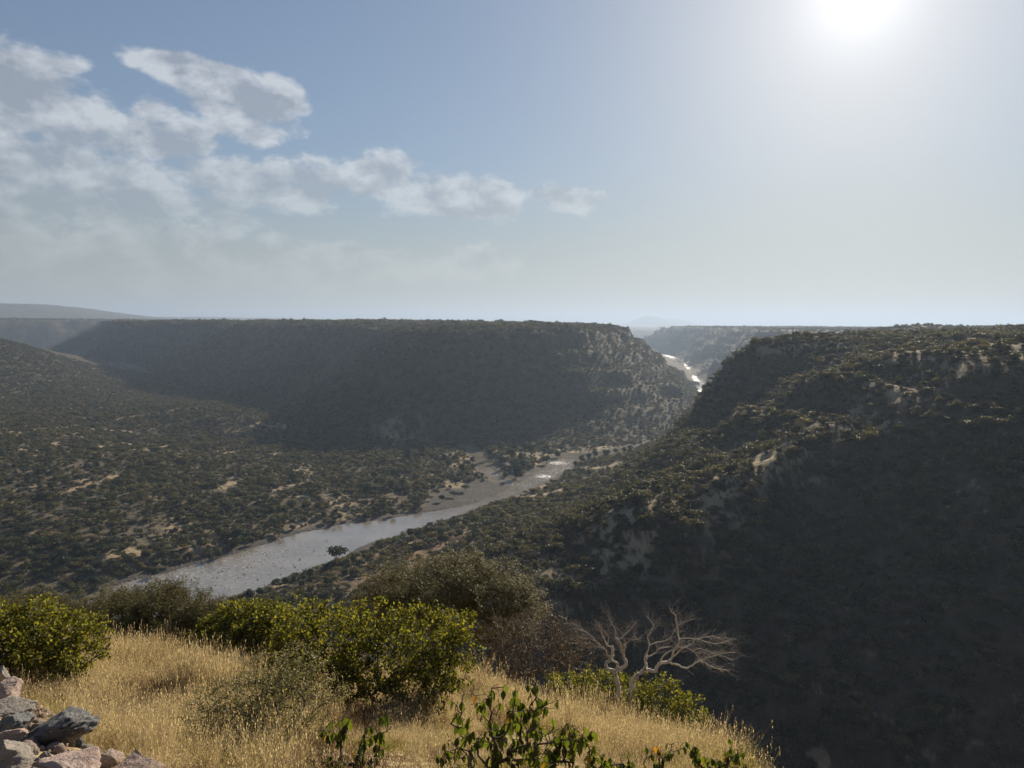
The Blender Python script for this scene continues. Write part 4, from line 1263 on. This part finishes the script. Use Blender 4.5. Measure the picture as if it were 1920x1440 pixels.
# near thorn shrub, mostly twigs
bush("thorn_shrub", "sparse thorn shrub with dark twigs and tiny pale leaves near the rocks", "shrub", 48,
     [(470, 1350, 110, 80, 5.2, 0.55), (540, 1320, 75, 75, 5.3, 0.5), (410, 1390, 70, 55, 5.0, 0.45), (560, 1250, 45, 45, 5.5, 0.3), (480, 1285, 60, 45, 5.4, 0.4), (590, 1380, 45, 50, 5.1, 0.35), (380, 1330, 45, 40, 5.2, 0.3), (510, 1420, 110, 40, 4.9, 0.4), (625, 1290, 30, 40, 5.5, 0.2)],
     470, 5.1, 1300, 0.10, (16, 0.035, 0.0085, 0.0055, 0.1), bark=M_TWIG, n_root=5, root_spread=0.08, r_tip=0.0017, leafmat=M_THORN_PALE, r_max=0.02, wig=0.35)
bush("grey_thorn_shrub", "small grey leafless shrub at the lower end of the grass slope", "shrub", 49,
     [(1395, 1405, 32, 24, 9.5, 0.3), (1420, 1425, 30, 20, 9.4, 0.25), (1365, 1400, 20, 18, 9.5, 0.2)],
     1400, 9.5, 260, 0.12, (4, 0.04, 0.012, 0.006, 0.0), bark=M_SCRUB_DRY, n_root=3, root_spread=0.06, r_tip=0.0028, leafmat=M_THORN_PALE, sides=3, r_max=0.02, wig=0.4)

# saplings with leaves one can tell apart: every leaf is a piece
def leaf_mesh(seed, mat):
    r = np.random.default_rng(seed)
    prof = [(0.0, 0.10), (0.25, 0.42), (0.5, 0.48), (0.75, 0.30), (1.0, 0.0)]
    fold, curl = 0.12 + 0.12 * r.random(), 0.15 + 0.3 * r.random()
    V, F_ = [], []
    for t, w in prof:
        z = -curl * t * t
        V += [(-w * 0.62, t, z + fold * w), (0, t, z), (w * 0.62, t, z + fold * w)]
    for i in range(4):
        a = 3 * i
        F_ += [(a, a + 1, a + 4, a + 3), (a + 1, a + 2, a + 5, a + 4)]
    return np_mesh("leaf", np.array(V), F_, mat, True)
LEAVES = [leaf_mesh(500 + k, M_LEAF) for k in range(4)] + [leaf_mesh(510, M_LEAF_Y)]

def sapling(label, seed, stems, base_px, base_Y, n_t, n_leaf, size, name="sapling", r_tip=0.0022, lumps=None):
    r = np.random.default_rng(seed)
    bx_ = at(base_px, 1400, base_Y)[0]
    base = np.array([bx_, base_Y, ground(bx_, base_Y)[0]])
    T = lump_targets(r, lumps, n_t, 0.3)
    T = T[T[:, 2] > ground(T[:, 0], T[:, 1]) + 0.03]
    pre, prep = [base + [0, 0, -0.05]], []
    S, ends, N, par = colonise(r, np.array(pre), T, 0.09, 0.28, 0.35, r_tip, 0.45, 0.014)
    root = empty(name, base)
    V, F_ = tubes(S, 5)
    mesh_obj("branches", np_mesh("sapling_branches", V - base, F_, M_TWIG, True), root)
    tag(root, label, "sapling")
    seg = [i for i in range(len(N)) if par[i] >= 0 and N[i][2] > base[2] + 0.10 and project(N[i])[1] < 1436]
    cnt = np.zeros(len(N))
    pick = r.choice(len(seg), n_leaf)
    for j in pick:
        i = seg[j]
        p = N[par[i]] + (N[i] - N[par[i]]) * r.random()
        a = r.random() * 6.283
        d = Vector((math.cos(a) * 0.55, math.sin(a) * 0.55, -0.75 - 0.5 * r.random()))
        d.normalize()
        q = d.to_track_quat('Y', 'Z')
        k = 4 if r.random() < 0.035 else int(r.integers(0, 4))
        o = bpy.data.objects.new("leaf", LEAVES[k])
        o.location = tuple(p - base)
        o.rotation_mode = 'QUATERNION'
        o.rotation_quaternion = q @ Vector((0, 1, 0)).to_track_quat('Y', 'Z') @ Matrix.Rotation(r.normal() * 0.5, 3, 'Y').to_quaternion()
        s = size * (0.7 + 0.6 * r.random())
        o.scale = (s, s, s)
        link(o, root)
    return root
sapling("broad leafy green sapling at the bottom edge below the white-barked tree", 61, None, 930, 4.7, 300, 300, 0.066,
        lumps=[(930, 1315, 50, 35, 4.7, 0.15), (900, 1375, 75, 40, 4.7, 0.2), (980, 1385, 80, 45, 4.7, 0.2), (1010, 1315, 50, 38, 4.75, 0.12), (865, 1320, 22, 55, 4.7, 0.1), (1065, 1370, 50, 24, 4.7, 0.12), (1000, 1295, 22, 14, 4.75, 0.06), (930, 1430, 110, 35, 4.6, 0.2), (835, 1415, 25, 25, 4.6, 0.08)])
sapling("leafy sapling leaning right beside the broad green sapling at the bottom edge", 65, None, 1030, 5.0, 200, 260, 0.064,
        lumps=[(1010, 1385, 60, 40, 4.95, 0.15), (1070, 1375, 45, 25, 5.0, 0.12), (1040, 1420, 60, 30, 4.9, 0.15), (985, 1345, 35, 35, 5.0, 0.1), (1095, 1400, 25, 20, 5.0, 0.08)])
sapling("thin straggly sapling with hanging leaves beside the pale thorn shrub", 62, None, 665, 4.4, 110, 150, 0.058,
        lumps=[(640, 1365, 35, 40, 4.4, 0.12), (700, 1390, 40, 35, 4.4, 0.12), (715, 1345, 16, 40, 4.45, 0.06), (610, 1425, 25, 20, 4.3, 0.08), (660, 1430, 60, 25, 4.3, 0.12), (730, 1420, 18, 25, 4.35, 0.06)])
sapling("low leafy sapling in the dry grass right of the broad green sapling", 63, None, 1180, 6.0, 90, 140, 0.064,
        lumps=[(1115, 1415, 25, 22, 5.9, 0.1), (1165, 1425, 30, 20, 6.0, 0.1), (1230, 1420, 28, 20, 6.1, 0.1), (1145, 1435, 60, 15, 5.9, 0.15), (1270, 1400, 25, 10, 6.2, 0.08)])
sapling("rightmost leafy sapling leaning out over the dark ravine", 64, None, 1330, 7.2, 90, 150, 0.068,
        lumps=[(1372, 1410, 24, 18, 7.3, 0.1), (1315, 1425, 22, 20, 7.2, 0.1), (1380, 1432, 22, 14, 7.3, 0.1), (1300, 1405, 14, 14, 7.2, 0.06), (1345, 1430, 30, 14, 7.2, 0.1)])

# ------------------------------------------------------------------ the white-barked tree
def white_tree():
    r = np.random.default_rng(71)
    Y0 = 13.0
    def zp(zx, zy, dy=0.0):
        return at(900 + zx / 3.556, 1100 + zy / 3.556, Y0 + dy)
    u = 0.8 / 3.556 * Y0 / F
    limbs = [  # points in order and the widths at both ends (in the same units as the points)
        ([(915, 985), (908, 880), (912, 790), (922, 690), (910, 610), (892, 560)], 40, 36, 0.0),
        ([(895, 565), (850, 545), (838, 515), (868, 490), (884, 455), (880, 395)], 34, 26, 0.1),
        ([(880, 400), (850, 392), (828, 350), (808, 300), (790, 255)], 15, 7, 0.15),
        ([(905, 560), (918, 515), (882, 492), (852, 465), (838, 425), (800, 402), (758, 400)], 26, 9, -0.08),
        ([(838, 425), (790, 375), (720, 345), (640, 342)], 10, 5, -0.15),
        ([(850, 395), (858, 345), (845, 310), (800, 285)], 11, 5, 0.05),
        ([(910, 560), (975, 520), (958, 470), (942, 415), (926, 365), (900, 338)], 32, 18, 0.0),
        ([(952, 450), (968, 405), (955, 385)], 24, 18, -0.05),
        ([(940, 420), (975, 380), (1010, 355), (1060, 350)], 13, 6, -0.1),
        ([(926, 365), (950, 330), (990, 300), (1040, 240)], 11, 5, 0.1),
        ([(900, 340), (905, 300), (880, 250), (850, 190)], 10, 5, 0.2),
        ([(800, 402), (740, 330), (680, 290), (620, 280)], 8, 4, -0.2),
        ([(985, 900), (990, 800), (1003, 700), (1012, 625), (1055, 585), (1100, 545), (1106, 490), (1108, 450)], 36, 28, 0.12),
        ([(1050, 590), (1040, 640), (1030, 700)], 22, 20, 0.2),
        ([(1100, 550), (1165, 562), (1192, 515), (1250, 502)], 34, 26, 0.05),
        ([(1250, 505), (1310, 520), (1380, 545), (1450, 500), (1510, 515), (1570, 545), (1655, 558)], 18, 6, -0.1),
        ([(1245, 505), (1275, 475), (1292, 425), (1325, 380), (1318, 290), (1302, 195), (1275, 165)], 20, 10, 0.15),
        ([(1280, 470), (1350, 410), (1410, 380), (1440, 350), (1530, 330), (1600, 340)], 15, 5, 0.0),
        ([(1192, 515), (1230, 450), (1290, 425), (1340, 400), (1420, 430), (1470, 490)], 16, 7, -0.2),
        ([(1410, 430), (1470, 415), (1540, 440), (1610, 460), (1690, 490)], 9, 4, -0.15),
        ([(1108, 455), (1130, 390), (1120, 330), (1160, 260), (1110, 200)], 14, 5, 0.2),
        ([(1110, 470), (1160, 450), (1200, 410), (1270, 400)], 13, 6, 0.1),
        ([(1130, 390), (1190, 370), (1260, 345), (1330, 250), (1420, 215)], 9, 4, 0.3),
        ([(1320, 350), (1400, 345), (1480, 360), (1580, 380), (1680, 350)], 9, 4, 0.2),
        ([(1450, 500), (1530, 470), (1620, 445), (1700, 440)], 8, 4, 0.0),
    ]
    S, pts_ = [], []
    tip_nodes = []
    for li, (pl, w0, w1, dy) in enumerate(limbs):
        p3 = np.array([zp(x, y, dy * (i / max(1, len(pl) - 1))) for i, (x, y) in enumerate(pl)])
        q = smoothline(p3, 4)
        q[1:-1] += r.normal(size=(len(q) - 2, 3)) * 0.006
        w = np.linspace(w0, w1, len(q)) * u * 0.5 * (1 + 0.10 * r.normal(size=len(q)))
        for i in range(len(q) - 1):
            S.append((q[i], q[i + 1] + (q[i + 1] - q[i]) * 0.08, w[i], w[i + 1]))
        if w1 < 20:
            for i in range(len(q) // 3, len(q)):
                tip_nodes.append((q[i], w[i], q[i] - q[i - 1]))
    gz = ground(zp(915, 985)[0], Y0)[0]
    base = np.array([zp(945, 985)[0], Y0, gz])
    root = empty("white_barked_tree", base)
    V, F_ = tubes(S, 8)
    mesh_obj("trunk", np_mesh("white_tree_trunk", V - base, F_, M_PALE, True), root)
    # fans of fine bare twigs
    T = []
    mid = zp(1130, 520)
    for p, w, d in tip_nodes:
        for k in range(int(r.integers(1, 5))):
            out = (p - mid); out[1] += r.normal() * 0.3
            out = out / (np.linalg.norm(out) + 1e-6)
            dd = out * 0.55 + d / (np.linalg.norm(d) + 1e-9) * 0.5 + rand_unit(r, 1)[0] * 0.8 + np.array([0, 0, 0.22])
            dd = dd / np.linalg.norm(dd)
            ln = 0.08 + 0.34 * r.random() ** 1.3
            q = wiggle(r, p, p + dd * ln, 4, 0.022)
            rr = min(w * 0.45, 0.0034)
            for i in range(4):
                T.append((q[i], q[i + 1], rr * (1 - 0.2 * i), rr * (0.8 - 0.18 * i)))
            for j in range(3):
                c = q[1 + j]
                e = c + (dd * 0.6 + rand_unit(r, 1)[0] * 0.8) * (0.07 + 0.09 * r.random())
                m_ = (c + e) / 2 + rand_unit(r, 1)[0] * 0.012
                T += [(c, m_, rr * 0.55, rr * 0.42), (m_, e, rr * 0.42, rr * 0.25)]
    V, F_ = tubes(T, 3)
    mesh_obj("crown", np_mesh("white_tree_twigs", V - base, F_, bark_material("bark_pale_twig", (0.17, 0.145, 0.125), (0.42, 0.375, 0.325), 20), True), root)
    tag(root, "crooked leafless tree with pale white bark on the brink of the ravine", "tree")
white_tree()

# ------------------------------------------------------------------ rocks
def rock_material(name, c1, c2, c3, scale):
    m, t = new_mat(name)
    out = t.n('ShaderNodeOutputMaterial')
    d = t.n('ShaderNodeBsdfPrincipled')
    t.link(d.outputs[0], out.inputs[0])
    tc = t.n('ShaderNodeTexCoord')
    v = t.vm('ADD', tc.outputs['Object'], t.vm('SCALE', (1, 1, 1), t.m('MULTIPLY', t.n('ShaderNodeObjectInfo').outputs['Random'], 40)))
    n1 = t.noise(v, scale, 6, 0.65)
    n2 = t.noise(v, scale * 5, 6, 0.7)
    n3 = t.noise(t.vm('MULTIPLY', v, (1, 1, 4)), scale * 2.2, 5, 0.65)
    col = t.mix(t.ss(n1, 0.35, 0.65), c1, c2)
    col = t.mix(t.m('MULTIPLY', t.ss(n2, 0.52, 0.68), 0.75), col, c3)
    col = t.mix(t.m('MULTIPLY', t.ss(n3, 0.55, 0.7), 0.6), col, tuple(x * 0.3 for x in c1))
    t.link(col, d.inputs['Base Color'])
    d.inputs['Roughness'].default_value = 0.85
    d.inputs['Specular IOR Level'].default_value = 0.3
    t.link(bump(t, t.m('ADD', n2, t.m('MULTIPLY', n3, 1.5)), 0.7, 0.02), d.inputs['Normal'])
    return m
M_ROCK_DARK = rock_material("rock_dark", (0.075, 0.078, 0.082), (0.15, 0.15, 0.145), (0.33, 0.31, 0.28), 9)
M_ROCK_PINK = rock_material("rock_pink", (0.30, 0.215, 0.18), (0.42, 0.32, 0.275), (0.56, 0.46, 0.40), 12)
M_ROCK_GREY = rock_material("rock_grey", (0.20, 0.175, 0.15), (0.32, 0.28, 0.235), (0.48, 0.43, 0.36), 12)

def ico(sub):
    import bmesh
    bm = bmesh.new()
    bmesh.ops.create_icosphere(bm, subdivisions=sub, radius=1.0)
    V = np.array([v.co[:] for v in bm.verts])
    F_ = np.array([[v.index for v in f.verts] for f in bm.faces])
    bm.free()
    return V, F_
ICO5, ICO2 = ico(5), ico(2)

def rock_mesh(seed, dims, mat, strata=0.0, sub=None, facets=13):
    r = np.random.default_rng(seed)
    V, F_ = sub or ICO5
    V = V.copy()
    pl = rand_unit(r, facets)
    for p in pl:                                   # knock flat faces into it
        h = 0.46 + 0.34 * r.random()
        d = V @ p - h
        V = V - np.where(d > 0, d * 0.97, 0)[:, None] * p
    def n3(q, f, s): return (fbm(q[:, 0] * f + s, q[:, 1] * f + q[:, 2] * f * 0.7, 4, s, 0.55) + fbm(q[:, 2] * f - s, q[:, 0] * f * 0.8 - q[:, 1] * f, 4, s + 3, 0.55)) * 0.5
    n = n3(V, 1.6, seed % 50) * 0.10 + n3(V, 6.5, seed % 50 + 7) * 0.05 + n3(V, 17.0, seed % 50 + 13) * 0.02
    V = V * (1 + n)[:, None]
    if strata:
        ph = V[:, 2] * 5.5 + n3(V, 1.2, seed % 31) * 1.6
        step = np.abs((ph % 1) - 0.5) * 2
        V[:, :2] *= (1 - strata * sstep(step, 0.45, 0.9))[:, None]
    return np_mesh("rock", V * np.array(dims), F_, mat, True)

def rocks():
    specs = [  # px, py, width px, height px, Y, material, strata, tilt, label
        (102, 1370, 118, 66, 3.9, M_ROCK_DARK, 0.10, -0.20, "dark layered slab tilted up on top of the rock heap"),
        (122, 1405, 96, 62, 4.05, M_ROCK_DARK, 0.05, 0.1, "dark shadowed block holding up the tilted slab"),
        (26, 1357, 92, 36, 4.2, M_ROCK_DARK, 0.10, -0.15, "flat dark slab lying left of the tilted slab"),
        (10, 1390, 70, 42, 3.8, M_ROCK_PINK, 0.0, 0.1, "brown-pink stone wedged under the left dark slab"),
        (20, 1428, 104, 54, 3.45, M_ROCK_GREY, 0.0, 0.05, "big grey lichen-spotted boulder in the bottom left corner"),
        (77, 1428, 30, 30, 3.5, M_ROCK_GREY, 0.0, 0.0, "small grey stone between the corner boulder and the long pink rock"),
        (172, 1413, 42, 34, 4.0, M_ROCK_GREY, 0.03, 0.1, "grey stone right of the block under the tilted slab"),
        (128, 1446, 124, 54, 3.3, M_ROCK_PINK, 0.0, -0.05, "long pink rock along the bottom edge of the picture"),
        (203, 1428, 58, 44, 3.7, M_ROCK_PINK, 0.0, 0.1, "rounded pink-brown rock between the two pale bottom rocks"),
        (254, 1446, 108, 62, 3.5, M_ROCK_PINK, 0.0, 0.08, "pale pink rock at the right end of the heap"),
        (18, 1332, 74, 40, 4.6, M_ROCK_GREY, 0.03, -0.1, "tan rock behind the flat dark slab"),
        (54, 1329, 44, 30, 4.75, M_ROCK_PINK, 0.06, 0.1, "crumbly reddish rock beside the tan rock"),
        (8, 1300, 70, 44, 5.1, M_ROCK_PINK, 0.05, -0.1, "weathered pink rock at the left edge behind the tan rock"),
        (2, 1272, 34, 40, 5.5, M_ROCK_GREY, 0.03, 0.0, "topmost grey stone of the heap at the left edge"),
    ]
    for i, (px, py, w, h, Y, mat, st, tilt, lab) in enumerate(specs):
        c = at(px, py, Y)
        sx, sz_ = w * Y / F * 0.64, h * Y / F * 0.66
        o = mesh_obj("rock", rock_mesh(700 + i, (sx, sx * 0.85, sz_), mat, st))
        o.location = tuple(c)
        o.rotation_euler = (random.uniform(-0.1, 0.1), tilt, random.uniform(-0.3, 0.3))
        tag(o, lab, "rock", "rocks of the heap in the corner")
    # loose rubble round the heap
    rub = bpy.data.collections.new("rubble_prototypes")
    for k in range(5):
        rub.objects.link(bpy.data.objects.new("rubble_stone_%d" % k, rock_mesh(760 + k, (1, 0.8, 0.6), [M_ROCK_PINK, M_ROCK_GREY][k % 2], 0, ICO2, 6)))
    n = 420
    px = np.abs(rng.normal(size=n)) * 75 - 30
    Y = 3.0 + 3.0 * rng.random(n)
    x = (px - 960) / F * Y
    z = ground(x, Y)
    s = 0.012 + 0.05 * rng.random(n) ** 2.2
    # boulders in the shallows and along the banks
    m = 2600
    bx_, by_ = candidates(m * 12, 230, 760, -37, 12)
    bz_, _, be_, bt_, _ = height(bx_, by_, True)
    rapid_or_glint = np.zeros(len(bx_))  # rapids alone here, where the boulders gather
    for (qx, qy, rad, k) in [(420, 1072, 28, 1.0), (480, 1060, 24, 1.0), (330, 1085, 26, 0.7), (560, 1045, 18, 0.4), (1010, 897, 14, 0.4), (930, 888, 10, 0.4)]:
        q = at_z(qx, qy, 0)
        rapid_or_glint = np.maximum(rapid_or_glint, k * np.exp(-((bx_ - q[0]) ** 2 + (by_ - q[1]) ** 2) / rad ** 2))
    okb = ((be_ < 0) & (rng.random(len(bx_)) < rapid_or_glint * 0.9)) | ((np.abs(be_ - 1) < 3.5) & (rng.random(len(bx_)) < 0.25))
    ii = np.flatnonzero(okb)[:m]
    sb = 0.18 + 0.5 * rng.random(len(ii)) ** 2.5
    scatter("river_stones", rub, np.c_[bx_[ii], by_[ii], np.maximum(bz_[ii], 0.0) + sb * 0.05], rng.integers(0, 5, len(ii)), rng.random((len(ii), 3)) * 6.28, np.c_[sb, sb, sb * 0.8])
    scatter("rubble", rub, np.c_[x, Y, z + s * 0.2], rng.integers(0, 5, n), rng.random((n, 3)) * 6.28, np.c_[s, s, s])
rocks()

# ------------------------------------------------------------------ dry grass
def grass():
    gc = bpy.data.collections.new("grass_prototypes")
    def tuft(seed, n, h, spread, lean, w, mat, heads):
        r = np.random.default_rng(seed)
        V, F_ = [], []
        for k in range(n):
            a, ln = r.random() * 6.283, h * (0.55 + 0.5 * r.random())
            b = np.array([r.normal() * spread, r.normal() * spread, -0.02])
            dr = np.array([math.cos(a), math.sin(a), 0]) * lean * r.random()
            fa = r.random() * 6.283
            side = np.array([math.cos(fa), math.sin(fa), 0]) * w * 0.5
            o = len(V)
            for t in (0, 0.35, 0.7, 1.0):
                p = b + np.array([0, 0, ln * t * (1 - 0.12 * t * lean)]) + dr * ln * t * t
                ww = 1 - 0.75 * t
                V += [p - side * ww, p + side * ww]
            F_ += [(o + 2 * i, o + 2 * i + 1, o + 2 * i + 3, o + 2 * i + 2) for i in range(3)]
            if heads and r.random() < heads:
                tip = np.array(V[-1])
                for j in range(3):
                    o = len(V)
                    e = tip + np.array([r.normal() * 0.006, r.normal() * 0.006, 0.05 * (j - 1.6)])
                    q = np.array([r.normal(), r.normal(), 0.3]); q = q / np.linalg.norm(q) * 0.0055
                    V += [e - [0, 0, 0.028], e + q, e + [0, 0, 0.028], e - q]
                    F_ += [(o, o + 1, o + 2, o + 3)]
        return np_mesh("grass_tuft", np.array(V), np.array(F_), mat)
    k = 0
    for i in range(6):
        gc.objects.link(bpy.data.objects.new("grass_tuft_%02d" % k, tuft(800 + i, 40, 0.85, 0.045, 0.6, 0.0046, M_GRASS, 0.6))); k += 1
    for i in range(3):
        gc.objects.link(bpy.data.objects.new("grass_tuft_%02d" % k, tuft(820 + i, 50, 0.5, 0.07, 0.8, 0.0045, M_GRASS_GREEN, 0.2))); k += 1
    for i in range(3):
        gc.objects.link(bpy.data.objects.new("grass_tuft_%02d" % k, tuft(840 + i, 26, 0.5, 0.09, 1.3, 0.006, M_FORB, 0.9))); k += 1
    n = 30000
    Y = 3.0 + 15 * rng.random(n) ** 0.75
    px = -120 + 1640 * rng.random(n)
    x = (px - 960) / F * Y * 1.02
    z = ground(x, Y)
    P_ = np.c_[x, Y, z]
    qx, qy, w = project(P_)
    nz = fbm(x / 1.3, Y / 1.3, 3, 110)
    ok = (rng.random(n) < 0.62 + 0.8 * nz) & (qx < 1440 - 60 * rng.random(n)) & (qx > -150) & (rng.random(n) < np.clip((1520 - qx) / 220, 0.25, 1))
    ok &= ~((qx < 250 - (Y - 3) * 70) & (Y < 6.2))            # the rock heap
    ok &= rng.random(n) < np.clip(Y / 8, 0.5, 1)
    P_, Y, x, qx = P_[ok], Y[ok], x[ok], qx[ok]
    n = len(P_)
    u = rng.random(n)
    nn = fbm(x / 0.8, Y / 0.8, 2, 120)
    pick = np.where(nn > 0.42, 9 + rng.integers(0, 3, n), np.where((u < 0.22) | ((nn < -0.35) & (Y < 9)), 6 + rng.integers(0, 3, n), rng.integers(0, 6, n)))
    h = (0.55 + 0.35 * rng.random(n)) * (0.75 + 0.35 * 1.6 * fbm(x / 1.6, Y / 1.6, 2, 121)) * np.interp(Y, [3, 6, 9, 12, 15], [0.36, 0.46, 0.66, 0.85, 0.9])
    h = np.clip(h * (0.75 + 0.7 * rng.random(n) ** 2), 0.16, 1.15)
    rot = np.c_[rng.normal(size=n) * 0.07, rng.normal(size=n) * 0.07, rng.random(n) * 6.28]
    scatter("grass", gc, P_, pick, rot, np.c_[h ** 0.5, h ** 0.5, h])
    print("grass", n)
grass()
